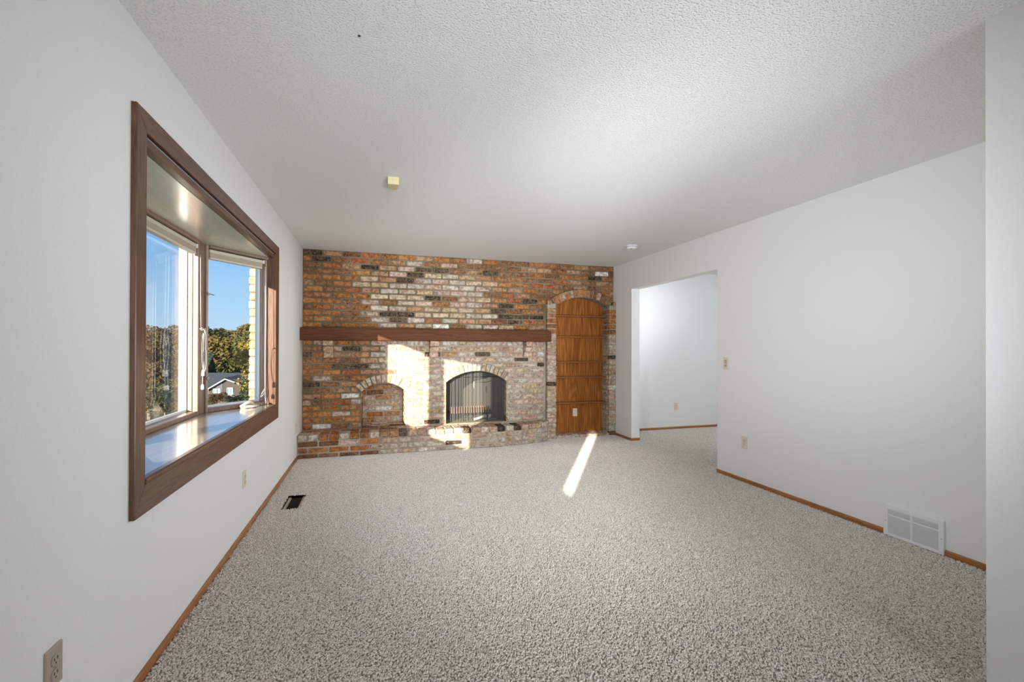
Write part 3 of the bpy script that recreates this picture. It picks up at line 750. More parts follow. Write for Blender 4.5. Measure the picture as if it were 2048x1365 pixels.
for i in range(7):
    w = (NIC[1]-NIC[0])/7; put_brick(HD, bc, (NIC[0]+w*(i+.5), NS+.165, STEP/2-.005), ((w-JT)/.1, .094/BD, (STEP+.002)/BH_), (0, 0, 0), None, rr)
mb = MB(); mb.box(NIC[0]-.0, NIC[1]+.0, PY, PY+.015, STEP-.002, NIC[3]+.02); part('back_panel', mb, M_ply, bc)
for z in (1.708, 1.412, 1.054, .838, .474):
    mb = MB(); mb.cbox(NIC[0]+.003, NIC[1]-.002, 5.945, PY-.001, z-.009, z+.009, .003); part('shelf', mb, M_shelf, bc)
    for X, s_ in ((NIC[0]+.003, 1), (NIC[1]-.003, -1)):
        pass

# mantel beam and its corbels
mb = MB(); n = 60; vs = []; rr2 = random.Random(9)
x0m, x1m = XL+.003, 2.272
prof = [(5.752, 1.341), (5.748, 1.352), (5.747, 1.410), (5.749, 1.478), (5.757, 1.489), (YB-.002, 1.491), (YB-.002, 1.339)]
for i in range(n+1):
    x = x0m+(x1m-x0m)*i/n
    for j, (yy, zz) in enumerate(prof):
        k_ = 0 if j > 4 else 1
        vs.append((x, yy+k_*rr2.uniform(-.0018, .0018)-(.004*math.exp(-((x-.66)/.02)**2) if k_ else 0), zz+k_*rr2.uniform(-.0015, .0015)))
m_ = len(prof); fs = [tuple(range(m_)), tuple(range(n*m_+m_-1, n*m_-1, -1))]
for i in range(n):
    for j in range(m_): fs.append((i*m_+j, (i+1)*m_+j, (i+1)*m_+(j+1) % m_, i*m_+(j+1) % m_))
mb.add(vs, fs); tag(part('mantel_beam', mb, M_mantel), 'long dark brown rough wooden mantel beam across the brick wall', 'mantel')
for x, nm in ((-.545, 'brick corbel under the left end of the wooden mantel'), (.712, 'brick corbel under the mantel between recess and fireplace'), (1.985, 'brick corbel under the right end of the wooden mantel')):
    t_ = thing('brick_corbel', nm, 'corbel', (x, YB, 1.12))
    t_['group'] = 'brick corbels holding the mantel'
    for k, dp in enumerate((.165, .125, .075)):
        z1 = 1.338-k*CP
        mbk = MB(); mbk.cbox(x-.055, x+.055, YB-dp, YB+.004, z1-BH_, z1, .006, jit=.002, rnd=rr)
        o = part('brick', mbk, M_brick, t_); c_ = rr.choice(PAL['cream' if x < 0 else 'pink']); o.color = (c_[0]*1.1, c_[1]*1.08, c_[2]*1.05, .9)
    mbk = MB(); mbk.box(x-.048, x+.048, YB-.068, YB+.002, 1.338-3*CP+.012, 1.334); part('mortar', mbk, M_mortar_glare, t_)

# ---------------------------------------------------------------- bay window
wn = bpy.data.objects.new('window_1', None); C.objects.link(wn); wn['kind'] = 'structure'; wn.location = (XC, (OY0+OY1)/2, SEAT); _locs['window_1'] = tuple(wn.location)
CT = .019       # casing thickness
xi = XL+CT
iy0, iy1, iz0, iz1 = 2.030, 4.345, .741, 2.061
oy0, oy1, oz0, oz1 = 1.955, 4.470, .632, 2.140
def casing(name, pts, m, x0=XL-.001, x1=xi):      # pts (y,z) quad, slightly rounded face
    mb = MB(); n = len(pts); cy = sum(p_[0] for p_ in pts)/n; cz_ = sum(p_[1] for p_ in pts)/n; k = .0015
    ins = []
    for (a, b) in pts: ins.append((a+(k if a < cy else -k), b+(k if b < cz_ else -k)))
    vs = [(x0, a, b) for a, b in pts]+[(x1-.003, a, b) for a, b in pts]+[(x1, a, b) for a, b in ins]
    fs = [tuple(range(n))]
    for l in (0, n):
        fs += [(l+i, l+(i+1) % n, l+n+(i+1) % n, l+n+i) for i in range(n)]
    fs.append(tuple(range(3*n-1, 2*n-1, -1))); mb.add(vs, fs); return part(name, mb, m, wn)
casing('side_casing', [(oy0, oz0+.018), (iy0, iz0), (iy0, iz1), (oy0, oz1)], M_casZ)
casing('side_casing', [(oy1, oz0+.018), (iy1, iz0), (iy1, iz1), (oy1, oz1)], M_casZ)
casing('head_casing', [(iy0, iz1), (iy1, iz1), (oy1, oz1), (oy0, oz1)], M_casY)
casing('apron_casing', [(oy0, oz0), (oy1, oz0), (oy1, oz0+.018), (iy1, iz0), (iy0, iz0), (oy0, oz0+.018)], M_casY)
# jamb extensions in the wall thickness
mb = MB(); mb.cbox(XE+.01, XL+.004, OY0-.010, OY0+.010, SEAT, 2.05, .002); part('jamb_board', mb, M_casZ, wn)
mb = MB(); mb.cbox(-.897, XL+.004, OY1-.008, OY1+.012, SEAT, 2.05, .002); part('jamb_board', mb, M_casZ, wn)
mb = MB(); mb.cbox(XL-.035, XL+.005, OY0, OY1, 2.022, 2.052, .003); part('head_jamb', mb, M_casY, wn)
# seat board with rounded nosing, head board
ex0, ex1 = OY0, OY1
seat_pts = [(XL-.005, ex0), (XL-.005, ex1), (-.885, ex1), (XC, CY1), (XC-.16, CY1+.02), (XC-.16, CY0-.02), (XC, CY0), (-.885, ex0)]
seat_pts = [(XL-.005, ex0), (XL-.005, ex1), (-.89, ex1), (-.98, ex1+.05), (XC-.06, CY1+.17), (XC-.11, CY1+.12), (XC-.11, CY0-.12), (XC-.06, CY0-.17), (-.98, ex0-.05), (-.89, ex0)]
mb = MB(); mb.prism(seat_pts, SEAT-.03, SEAT); part('seat_board', mb, M_board, wn)
mb = MB(); prof = [(-.85, SEAT), (-.829, SEAT-.001), (-.822, SEAT-.006), (-.821, SEAT-.014), (-.824, SEAT-.018), (-.822, SEAT-.022), (-.825, iz0+.001), (-.85, iz0+.001)]
vs = [(x, yv, z) for yv in (iy0+.001, iy1-.001) for x, z in prof]; n = len(prof)
mb.add(vs, [tuple(range(n)), tuple(range(2*n-1, n-1, -1))] + [(i, (i+1) % n, (i+1) % n+n, i+n) for i in range(n)]); part('seat_nosing', mb, M_casY, wn)
mb = MB(); mb.prism([(x if i not in (0, 1) else XL-.036, y) for i, (x, y) in enumerate(seat_pts)], HEAD, HEAD+.03); part('head_board', mb, M_head, wn)
# outside skin of the bay
big = [(XE+.01, ex0-.06), (XE+.01, ex1+.06), (XC-.10, CY1+.20), (XC-.14, CY1+.14), (XC-.14, CY0-.14), (XC-.10, CY0-.20)]
mb = MB(); mb.prism(big, .45, SEAT-.031); mb.prism(big, HEAD+.031, 2.30); part('bay_shell', mb, M_vinyl, wn)

def win_unit(p0, p1, side_visible=True):
    """one window unit from p0 to p1 (inner face line), glass set 0.1 behind it"""
    p0 = Vector((p0[0], p0[1], 0)); p1 = Vector((p1[0], p1[1], 0)); W_ = (p1-p0).length; u = (p1-p0).normalized()
    nrm = Vector((-u.y, u.x, 0))            # outward
    if nrm.x > 0: nrm = -nrm
    MX = Matrix(((u.x, nrm.x, 0, p0.x), (u.y, nrm.y, 0, p0.y), (0, 0, 1, 0), (0, 0, 0, 1)))
    z0, z1 = SEAT, HEAD; f = .018
    un = None
    mb = MB()
    mb.cbox(0, f, 0, .085, z0, z1, .003, MX); mb.cbox(W_-f, W_, 0, .085, z0, z1, .003, MX)
    mb.cbox(f, W_-f, 0, .085, z1-.02, z1, .003, MX)
    o = part('unit_frame', mb, M_unit, wn)
    mb = MB(); mb.cbox(f, W_-f, .0, .070, z0, z0+.030, .004, MX); part('stool_rail', mb, M_unitd, wn)
    for a_, b_ in ((f, f+.006), (W_-f-.006, W_-f)):
        mb = MB(); mb.cbox(a_, b_, .034, .062, z0+.03, z1-.02, .002, MX); part('stop', mb, M_unit, wn)
    sw = .014
    sa = MB(); sa.cbox(f, f+sw, .066, .084, z0+.024, z1-.03, .002, MX); sa.cbox(W_-f-sw, W_-f, .066, .084, z0+.024, z1-.03, .002, MX)
    sa.cbox(f+sw, W_-f-sw, .070, .084, z0+.026, z0+.046, .002, MX); sa.cbox(f+sw, W_-f-sw, .070, .084, z1-.07, z1-.03, .002, MX)
    so = part('sash', sa, M_vinyl, wn)
    for gy in (.073, .082):
        g = MB(); g.add([MX @ Vector(v) for v in ((f+sw-.003, gy, z0+.044), (W_-f-sw+.003, gy, z0+.044), (W_-f-sw+.003, gy, z1-.068), (f+sw-.003, gy, z1-.068))], [(0, 1, 2, 3)]); part('pane', g, M_glass, so)
    mb = MB()
    for a_, b_ in ((-.004, f), (W_-f, W_+.004)): mb.cbox(a_, b_, .086, .120, z0-.02, z1, .002, MX)
    mb.cbox(f, W_-f, .086, .128, z0-.02, z0+.012, .002, MX); mb.cbox(f, W_-f, .086, .118, z1-.03, z1, .002, MX)
    part('exterior_trim', mb, M_vinyl, wn)
    return MX, W_
U0 = win_unit((-.893, OY0+.010), (XC+.012, CY0-.088))
U1 = win_unit((XC, CY0+.004), (XC, CY1-.002))
U2 = win_unit((XC+.012, CY1+.104), (-.893, OY1-.010))
# corner posts
for (cy_, s_) in ((CY1, 1), (CY0, -1)):
    mb = MB(); ya, yb = sorted((cy_, cy_+(.108 if s_ > 0 else .085)*s_))
    mb.cbox(XC-.085, XC+.003, ya, yb, SEAT, HEAD, .004); part('corner_post', mb, M_unitd, wn)
    mb = MB(); mb.cbox(XC-.120, XC-.086, ya, yb+.02*s_ if s_ > 0 else yb, SEAT, HEAD, .004); part('outer_corner_trim', mb, M_vinyl, wn)
# small brown moulding where the units meet the head board
mb = MB()
mb.cbox(XC-.004, XC+.014, CY0+.02, CY1-.02, HEAD-.020, HEAD, .003); part('head_moulding', mb, M_unitd, wn)
def mat_of(p0, p1):
    p0 = Vector((p0[0], p0[1], 0)); p1 = Vector((p1[0], p1[1], 0)); u = (p1-p0).normalized(); nrm = Vector((-u.y, u.x, 0))
    if nrm.x > 0: nrm = -nrm
    return Matrix(((u.x, nrm.x, 0, p0.x), (u.y, nrm.y, 0, p0.y), (0, 0, 1, 0), (0, 0, 0, 1)))
M2 = U2[0]
mb = MB(); mb.cbox(.02, U2[1], -.014, .004, HEAD-.020, HEAD, .003, M2); part('head_moulding', mb, M_unitd, wn)
# sash locks on the right unit
for z in (1.655, 1.02):
    mb = MB(); mb.cbox(.004, .020, -.012, .004, z-.012, z+.012, .002, M2); mb.tube([M2 @ Vector((.012, -.012, z)), M2 @ Vector((.045, -.022, z-.008))], .004, 6)
    part('sash_lock', mb, M_steel, wn)

# cellular shades drawn right up, one per visible unit
def shade(MX, x0, x1, label):
    loc = MX @ Vector(((x0+x1)/2, .02, HEAD-.06))
    s_ = thing('roller_shade', label, 'shade', tuple(loc)); s_['group'] = 'beige shades in the bay window'
    mb = MB(); mb.cbox(x0, x1, .002, .048, HEAD-.052, HEAD-.027, .004, MX); part('head_rail', mb, M_shaded, s_)
    for k in range(5):
        mb = MB(); mb.cbox(x0+.002, x1-.008, .004, .042, HEAD-.058-k*.0062, HEAD-.0525-k*.0062, .0025, MX); part('fabric_fold', mb, M_shade, s_)
    mb = MB(); mb.cbox(x0+.002, x1-.008, .003, .044, HEAD-.100, HEAD-.084, .004, MX); part('bottom_rail', mb, M_shaded, s_)
    mb = MB(); mb.cbox(x1-.002, x1+.008, -.002, .050, HEAD-.056, HEAD-.024, .003, MX); part('end_cap', mb, M_whitep, s_)
    return s_
shade(mat_of((XC, CY0+.004), (XC, CY1)), .025, CY1-CY0-.045, 'beige pleated shade drawn up at the top of the wide middle pane')
shade(M2, .030, U2[1]-.035, 'beige pleated shade drawn up at the top of the angled right pane')

# cords
def loop(c, rx_, rz_, n=18, tilt=0, a0=0, a1=2*PI, ax=Vector((0, 1, 0))):
    return [Vector(c)+ax*(rx_*math.cos(a0+(a1-a0)*i/n)) + Vector((.01*math.sin(3*i/n), 0, rz_*math.sin(a0+(a1-a0)*i/n))) for i in range(n+1)]
yc_, xc_ = 3.765, XC+.028
cd1 = thing('pull_cord', 'white looped pull cord hanging beside the middle window post', 'cord', (xc_, yc_, 1.9))
mb = MB(); mb.tube([(xc_-.006, yc_-.01, 1.915), (xc_-.004, yc_-.012, 1.65), (xc_, yc_-.012, 1.385)], .0014, 6); part('cord', mb, M_cord, cd1, True)
mb = MB(); mb.tube(loop((xc_+.012, yc_+.012, 1.235), .035, .155, 24), .0017, 6); mb.tube(loop((xc_+.005, yc_-.004, 1.225), .030, .13, 24), .0013, 6)
mb.tube([(xc_, yc_-.03, 1.385), (xc_+.01, yc_-.01, 1.392), (xc_+.01, yc_+.02, 1.380), (xc_, yc_-.005, 1.378)], .0032, 6); part('loop', mb, M_cord, cd1, True)
mb = MB(); mb.lathe([(.004, 1.095), (.009, 1.085), (.010, 1.065), (.011, 1.05), (.008, 1.048)], xc_+.01, yc_+.004, 10); part('tassel', mb, M_whitep, cd1, True)
mb = MB(); mb.tube([(xc_+.008, yc_+.012, 1.08), (xc_+.004, yc_+.008, .99)], .0016, 5); mb.lathe([(.004, .99), (.010, .98), (.011, .955), (.008, .95)], xc_+.006, yc_+.008, 10); part('tassel', mb, M_whitep, cd1, True)
jx, jy = -.905, 4.318
cd2 = thing('pull_cord', 'long white pull cord hanging down beside the right window jamb', 'cord', (jx, jy, 1.9))
mb = MB(); mb.tube([(jx, jy, 1.94), (jx+.002, jy+.002, 1.5), (jx+.001, jy, 1.1), (jx+.004, jy-.004, .90), (jx+.004, jy-.002, .84), (jx+.014, jy-.006, .775)], .0030, 6); part('cord', mb, M_cord, cd2, True)
mb = MB(); mb.tube([(jx+.004, jy-.004, .905), (jx-.012, jy-.035, .868), (jx-.020, jy-.045, .838), (jx-.010, jy-.030, .845), (jx+.006, jy-.006, .892)], .0032, 6); part('knot', mb, M_cord, cd2, True)
mb = MB(); pts = []
for i in range(46):
    a = i*.62; rr_ = .052+.010*math.sin(i*1.7); pts.append((jx-.055+rr_*.55*math.cos(a)-.001*i*.2, jy-.115+rr_*1.5*math.sin(a), SEAT+.004+.0016*(i % 5)))
mb.tube(pts, .0028, 5); tag(part('coiled_cord', mb, M_cord, None, True), 'white cord lying coiled on the window seat by the right jamb', 'cord')
ck = thing('window_crank', 'cream folded crank handle on the seat under the angled right pane', 'crank', (-1.0, 4.13, SEAT))
mb = MB(); MXc = Matrix.Translation((-.985, 4.150, 0)) @ Matrix.Rotation(-.56, 4, 'Z')
mb.cbox(-.028, .028, -.065, .065, SEAT, SEAT+.022, .007, MXc); part('base', mb, M_cream, ck, True)
mb = MB(); mb.tube([MXc @ Vector(v) for v in ((.0, .045, SEAT+.024), (.004, .01, SEAT+.045), (.006, -.03, SEAT+.040), (.006, -.085, SEAT+.020))], [.012, .014, .012, .009], 10); part('handle', mb, M_cream, ck, True)

# slim window behind the camera
w2 = bpy.data.objects.new('window_2', None); C.objects.link(w2); w2['kind'] = 'structure'; w2.location = (XL-.1, -.55, 1.5); _locs['window_2'] = tuple(w2.location)
mb = MB(); mb.box(XE+.05, XE+.056, ay0, ay1, az0, az1); part('pane', mb, M_glass, w2)

# ---------------------------------------------------------------- electrical plates, vents, ceiling fittings
def rot_part(name, mb, mat_, parent, smooth=False): return part(name, mb, mat_, parent, smooth, local=True)
def outlet(label, loc, rotz, plate=M_cream, group='wall outlets'):
    t_ = thing('wall_outlet', label, 'outlet', loc, rotz, group)
    mb = MB(); mb.cbox(-.035, .035, 0, .006, -.057, .057, .003); rot_part('plate', mb, plate, t_)
    for z in (.0195, -.0195):
        mb = MB(); n = 16; pts = []
        for i in range(n):
            a = 2*PI*i/n; pts.append((.0165*math.copysign(abs(math.cos(a))**.7, math.cos(a)), z+.0145*math.copysign(abs(math.sin(a))**.8, math.sin(a))))
        mb.prismY(pts, .002, .0085); f_ = rot_part('receptacle', mb, plate, t_)
        mb = MB(); mb.box(-.0075, -.0050, .0070, .0092, z-.001, z+.0075); mb.box(.0050, .0075, .0070, .0092, z-.001, z+.0065)
        mb.lathe([(.0025, 0), (.0025, .002)], 0, 0, 8)
        mb.v[-16:] = [(v[0], .0072+v[2], z-.0085+v[1]) for v in mb.v[-16:]]
        s_ = rot_part('slots', mb, M_slot, f_)
    mb = MB(); mb.lathe([(.003, 0), (.003, .0012)], 0, 0, 8); mb.v = [(v[0], .0058+v[2], v[1]) for v in mb.v]; rot_part('screw', mb, M_steel, t_)
    return t_
outlet('tan outlet on the left wall at the lower left corner, nearest one', (XL, 1.556, .381), -PI/2, M_tan)
outlet('cream outlet on the left wall below the bay window', (XL, 3.448, .370), -PI/2)
outlet('cream outlet on the left wall just before the brick hearth', (XL, 5.490, .372), -PI/2)
outlet('cream outlet low on the right wall below the light switch', (XR, 3.482, .372), PI/2)
outlet('cream outlet on the oak panel under the lowest shelf', (2.772, PY, .322), PI)
outlet('cream outlet on the hall wall seen through the doorway', (4.48, YHB, .352), PI)
sw = thing('light_switch', 'cream toggle switch on the right wall beside the doorway', 'light switch', (XR, 3.717, 1.108), PI/2)
mb = MB(); mb.cbox(-.036, .036, 0, .007, -.059, .059, .003); rot_part('plate', mb, M_cream, sw)
mb = MB(); mb.cbox(-.014, .014, .004, .012, -.034, .034, .003); rot_part('dimmer_track', mb, M_tan, sw)
mb = MB(); mb.cbox(-.008, .008, .010, .026, -.012, .004, .002); rot_part('toggle', mb, M_cream, sw)

# return air grille (local: x along wall, y out of wall)
gw, gh = GY1-GY0, .212
rg = thing('return_air_grille', 'white slatted return air grille at the foot of the right wall', 'vent', (XR, (GY0+GY1)/2, 0), PI/2)
mb = MB(); hw = gw/2; ox0, ox1, oz0_, oz1_ = -hw+.030, hw-.030, .022, gh-.034; d0, d1 = .0, .017
mb.cbox(-hw, ox0, d0, d1, .001, gh, .003); mb.cbox(ox1, hw, d0, d1, .001, gh, .003)
mb.cbox(ox0-.003, ox1+.003, d0, d1, .001, oz0_, .003); mb.cbox(ox0-.003, ox1+.003, d0, d1, oz1_, gh, .003); rot_part('frame', mb, M_white, rg)
mb = MB(); xm_ = .004; mb.cbox(xm_-.006, xm_+.006, .004, d1-.001, oz0_-.001, oz1_+.001, .001); mb.box(ox0, ox1, .008, d1-.003, oz1_-.040, oz1_-.030); rot_part('divider', mb, M_white, rg)
mb = MB(); mb.box(ox0, ox1, .0005, .002, oz0_, oz1_); rot_part('backing', mb, M_slot, rg)
ns_ = 22; pitch = (oz1_-oz0_)/ns_; sl = None
for xa, xb in ((ox0, xm_-.006), (xm_+.006, ox1)):
    mb = MB(); mb.add([(xa, .008, .0026), (xb, .008, .0026), (xb, .0155, -.0016), (xa, .0155, -.0016), (xa, .008, .0020), (xb, .008, .0020), (xb, .0155, -.0022), (xa, .0155, -.0022)],
                      [(0, 1, 2, 3), (4, 7, 6, 5), (0, 4, 5, 1), (1, 5, 6, 2), (2, 6, 7, 3), (3, 7, 4, 0)])
    me_ = mb.mesh('slat', M_white)
    for i in range(ns_):
        o = link('slat', me_, rg, (0, 0, oz0_+pitch*(i+.5)))
for x in (-hw+.012, hw-.014):
    mb = MB(); mb.lathe([(.003, 0), (.003, .0015)], 0, 0, 8); mb.v = [(x+v[0], d1-.0005+v[2], .098+v[1]) for v in mb.v]; rot_part('screw', mb, M_steel, rg)

# open floor duct
fd = thing('floor_vent', 'uncovered dark floor vent opening in the carpet by the left wall', 'vent', ((fv[0]+fv[1])/2, (fv[2]+fv[3])/2, -.1))
mb = MB(); mb.box(fv[0]-.004, fv[0], fv[2], fv[3], -.12, -.001); mb.box(fv[1], fv[1]+.004, fv[2], fv[3], -.12, -.001)
mb.box(fv[0], fv[1], fv[3], fv[3]+.004, -.12, -.001); mb.box(fv[0], fv[1], fv[2]-.004, fv[2], -.12, -.001); mb.box(fv[0]-.004, fv[1]+.004, fv[2]-.004, fv[3]+.004, -.125, -.12)
part('duct', mb, M_dark, fd)
for x0_, x1_ in ((fv[0]+.004, fv[0]+.024), (fv[1]-.022, fv[1]-.004)):
    mb = MB(); mb.cbox(x0_, x1_, fv[2]+.004, fv[3]-.012, -.030, -.012, .002); part('flange', mb, M_steel, fd)
for k in range(12):
    mb = MB(); y_ = fv[2]+.03+k*.026; mb.box(fv[0]+.022, fv[1]-.022, y_, y_+.003, -.045, -.026); part('louver', mb, M_dark, fd)

# ceiling fittings
sd = thing('smoke_detector', 'round white smoke detector on the ceiling near the right wall', 'smoke detector', (2.835, 4.66, H))
mb = MB(); mb.lathe([(.066, H-.0), (.066, H-.008), (.062, H-.011)], 2.835, 4.66, 32); part('base', mb, M_whitep, sd, False)
mb = MB(); mb.lathe([(.054, H-.010), (.054, H-.017), (.050, H-.019)], 2.835, 4.66, 32); part('vent_ring', mb, plain('grey_plastic', (.35, .35, .34), .6), sd)
mb = MB(); mb.lathe([(.060, H-.018), (.060, H-.028), (.052, H-.036), (.030, H-.040), (.002, H-.041)], 2.835, 4.66, 32); part('cover', mb, M_whitep, sd, False)
mb = MB(); mb.lathe([(.007, H-.0395), (.007, H-.043)], 2.812, 4.63, 12); part('test_button', mb, M_slot, sd)
cb = thing('ceiling_box', 'small yellowed plastic box mounted on the ceiling toward the left', 'detector', (.112, 3.30, H))
mb = MB(); mb.cbox(.073, .151, 3.255, 3.375, H-.020, H, .004); part('base', mb, M_yellow, cb)
mb = MB(); pts = [(.075, 3.258), (.149, 3.258), (.149, 3.33), (.132, 3.372), (.092, 3.372), (.075, 3.33)]; mb.prism(pts, H-.052, H-.019); part('cover', mb, M_yellow, cb)
mb = MB(); mb.lathe([(.0050, H+.001), (.0050, H-.003), (.003, H-.004)], -.065, 1.818, 10); tag(part('ceiling_hole', mb, M_slot), 'tiny dark hole in the textured ceiling near the top', 'screw')  # dark stub, not a screw, stands in for the shade inside a hole

# ---------------------------------------------------------------- outside
ve = thing('brick_veneer', 'sunlit buff exterior bricks outside the right window jamb', 'brickwork', (-1.06, 4.64, -1.2))
rr = random.Random(77)
mb = MB(); mb.box(-1.088, -.960, 4.634, 4.80, -1.2, 2.75); part('mortar', mb, M_mortar, ve)
for k in range(54):
    z = -1.15+k*CP; w = .100; xo = rr.uniform(-.004, .004)
    put_brick(HD, ve, (-1.050+xo, 4.620+BD/2+rr.uniform(-.003, .003), z+BH_/2), (1.0, 1, 1.08), (0, 0, 0), rr.choice([(.52, .42, .27, .95), (.56, .48, .34, .95), (.50, .38, .22, .9), (.58, .52, .39, .95)]), rr)

def foliage_mat(name, cs):
    m, t, p = nodes(name); oi = t.nodes.new('ShaderNodeObjectInfo'); tcn = t.nodes.new('ShaderNodeTexCoord')
    n1 = N(t, 'ShaderNodeTexNoise', Scale=.9, Detail=5, Roughness=.75); t.links.new(tcn.outputs['Object'], n1.inputs['Vector'])
    r_ = ramp(t, n1.outputs[0], [(.3, cs[0]), (.5, cs[1]), (.7, cs[2])])
    c = mixc(t, .55, r_, oi.outputs['Color']); t.links.new(c, p.inputs['Base Color']); p.inputs['Roughness'].default_value = .85; p.inputs['Specular IOR Level'].default_value = .15
    return m
M_leaf = foliage_mat('autumn_leaves', [(.012, .016, .005), (.045, .045, .014), (.12, .088, .028)])
M_conif = foliage_mat('conifer_needles', [(.008, .018, .012), (.018, .034, .022), (.03, .05, .028)])
M_bark = plain('bark', (.16, .12, .09), .9, bumpy=(8, .5)); M_grass = plain('grass', (.040, .062, .020), .95, bumpy=(5, .3))

def crown_mesh(name, seed, n, rx_, rz_, z0, leaf, mat_, kind='round'):
    r = random.Random(seed); vs = []; fs = []
    blobs = [(r.uniform(-.6, .6)*rx_, r.uniform(-.6, .6)*rx_, z0+rz_*(.25+1.55*r.random()), r.uniform(.35, .6)*rx_) for _ in range(12)]
    for i in range(n):
        if kind == 'round':
            b = r.choice(blobs); d = Vector((r.gauss(0, 1), r.gauss(0, 1), r.gauss(0, 1))).normalized()*b[3]*(.75+.3*r.random()); p_ = Vector((b[0], b[1], b[2]))+d
        else:
            h_ = r.random()**.7; z = z0+2*rz_*(1-h_); ra = rx_*(h_*.95+.04)*(.7+.35*r.random()); a = r.uniform(0, 2*PI); p_ = Vector((ra*math.cos(a), ra*math.sin(a), z-.15*ra))
        s_ = leaf*r.uniform(.5, 1.3); u = Vector((r.gauss(0, 1), r.gauss(0, 1), r.gauss(0, 1))).normalized(); v = u.orthogonal().normalized()
        k = len(vs); vs += [p_-u*s_-v*s_*.6, p_+u*s_-v*s_*.5, p_+v*s_]; fs.append((k, k+1, k+2))
    me = bpy.data.meshes.new(name); me.from_pydata(vs, [], fs); me.materials.append(mat_); me.update(); return me
CR = [crown_mesh('crown', i, 5200, 3.0, 3.6, 2.2, .18, M_leaf) for i in range(4)]
CN = [crown_mesh('crown', 40+i, 2600, 2.0, 4.6, .8, .24, M_conif, 'cone') for i in range(2)]
def trunk_mesh(h_, r0):
    mb = MB(); mb.tube([(0, 0, -1.0), (.05, .03, h_*.5), (-.05, .08, h_)], [r0, r0*.8, r0*.35], 7); return mb.mesh('trunk', M_bark)
TR = trunk_mesh(6.5, .22)
def tree(nm, label, cat, loc, sc_, col, crown, rz=0, group=None, sz=None):
    t_ = thing(nm, label, cat, tuple(loc), rz, group); t_.scale = (sc_, sc_, sz or sc_)
    o = link('crown', crown, t_); o.color = tuple(col) + (1,); link('trunk', TR, t_); return t_
def ground_z(x, y):
    s_ = math.hypot(x+1, y); return -.55-.10*max(0, s_-8)+(.0 if s_ < 62 else .06*(s_-62))
# ground
mb = MB(); nx_, ny_ = 40, 30; vs = []; fs = []
for i in range(nx_+1):
    for j in range(ny_+1):
        a = math.radians(-10+120*i/nx_); rad = .9+ 260*(j/ny_)**2.2; x = -1.06-rad*math.sin(a); y = 1.5+rad*math.cos(a)
        vs.append((x, y, ground_z(x, y)))
for i in range(nx_):
    for j in range(ny_): k = i*(ny_+1)+j; fs.append((k, k+1, k+ny_+2, k+ny_+1))
mb.add(vs, fs); o = struct('ground_lawn', mb, M_grass, True)

rr = random.Random(31)
cols = [(.085, .075, .022), (.12, .078, .026), (.05, .06, .02), (.18, .12, .03), (.11, .055, .025), (.065, .07, .02)]
words = ['olive green', 'tawny brown', 'dark green', 'golden', 'russet', 'mossy green']
used_ = {}
def lab(t_, sc_):
    n_ = used_.get(t_, 0); used_[t_] = n_+1
    return t_ if n_ == 0 else t_+(', right of its twin' if n_ == 1 else ', furthest right of three')
k = 0
for row, (d, ytop, n_) in enumerate(((68, 672, 13), (86, 664, 14), (110, 657, 14))):
    seen_ = {}
    for i in range(n_):
        x = 235+ (325/(n_-1))*i + rr.uniform(-8, 8); top = px(x, ytop+rr.uniform(-5, 6), d*rr.uniform(.95, 1.05)); ci = rr.randrange(6)
        sc_ = rr.uniform(1.15, 1.5); hgt = 9.4*sc_
        base = Vector((top.x, top.y, top.z-hgt))
        where = ('left end', 'left part', 'middle', 'right part', 'right end')[min(4, int(i/n_*5))]
        rown = ('front', 'middle', 'rear')[row]
        tree('autumn_tree', lab(f'{words[ci]} autumn tree, {rown} row of the wood, {where}', sc_), 'tree', base, sc_, cols[ci], rr.choice(CR), rr.uniform(0, 6), 'trees of the distant wood'); k += 1
# conifers beside and behind the neighbour house
b = px(404, 692, 60); tree('conifer', 'dark blue-green conifer left behind the grey-roofed house', 'tree', (b.x, b.y, -6.2), .74, (.035, .06, .045), CN[0], 1)
b = px(421, 692, 62); tree('conifer', 'slender dark conifer next to the window post behind the house', 'tree', (b.x, b.y, -6.0), .66, (.04, .06, .035), CN[1], 2)
b = px(493, 692, 44); tree('conifer', 'small green conifer at the right gable of the house', 'tree', (b.x, b.y, -5.4), .50, (.04, .075, .03), CN[0], 3, sz=.42)
b = px(300, 692, 30); tree('autumn_tree', 'russet tree seen at the far left of the middle pane', 'tree', (b.x, b.y, -3.4), .62, (.07, .045, .02), CR[1], 2)
# nearer yellow tree with bare twigs
b = px(503, 692, 36); yt = thing('yellow_tree', 'golden yellow tree with bare upper twigs beside the exterior bricks', 'tree', (b.x, b.y, -4.0))
yc1 = crown_mesh('crown', 91, 1500, 1.35, 2.3, 1.3, .085, foliage_mat('golden_leaves', [(.15, .10, .015), (.26, .18, .03), (.36, .27, .06)])); o = link('crown', yc1, yt); o.color = (.3, .21, .035, 1)
mb = MB(); r9 = random.Random(4); mb.tube([(0, 0, -1), (0, .05, 2.5), (.05, 0, 5.2)], [.12, .09, .03], 6)
for i in range(60):
    z = r9.uniform(1.8, 5.3); a = r9.uniform(0, 2*PI); L = r9.uniform(.5, 1.3)*(1.25-.12*z); p0 = Vector((.02*z*.3, 0, z)); p1 = p0+Vector((math.cos(a)*L*.5, math.sin(a)*L*.5, L*.45)); p2 = p1+Vector((math.cos(a+.4)*L*.45, math.sin(a+.4)*L*.45, L*.5))
    mb.tube([p0, p1, p2], [.022, .014, .006], 4)
    p3 = p1+Vector((math.cos(a-.8)*L*.3, math.sin(a-.8)*L*.3, L*.4)); mb.tube([p1, p3], [.01, .005], 4)
part('branches', mb, M_bark, yt, local=True)

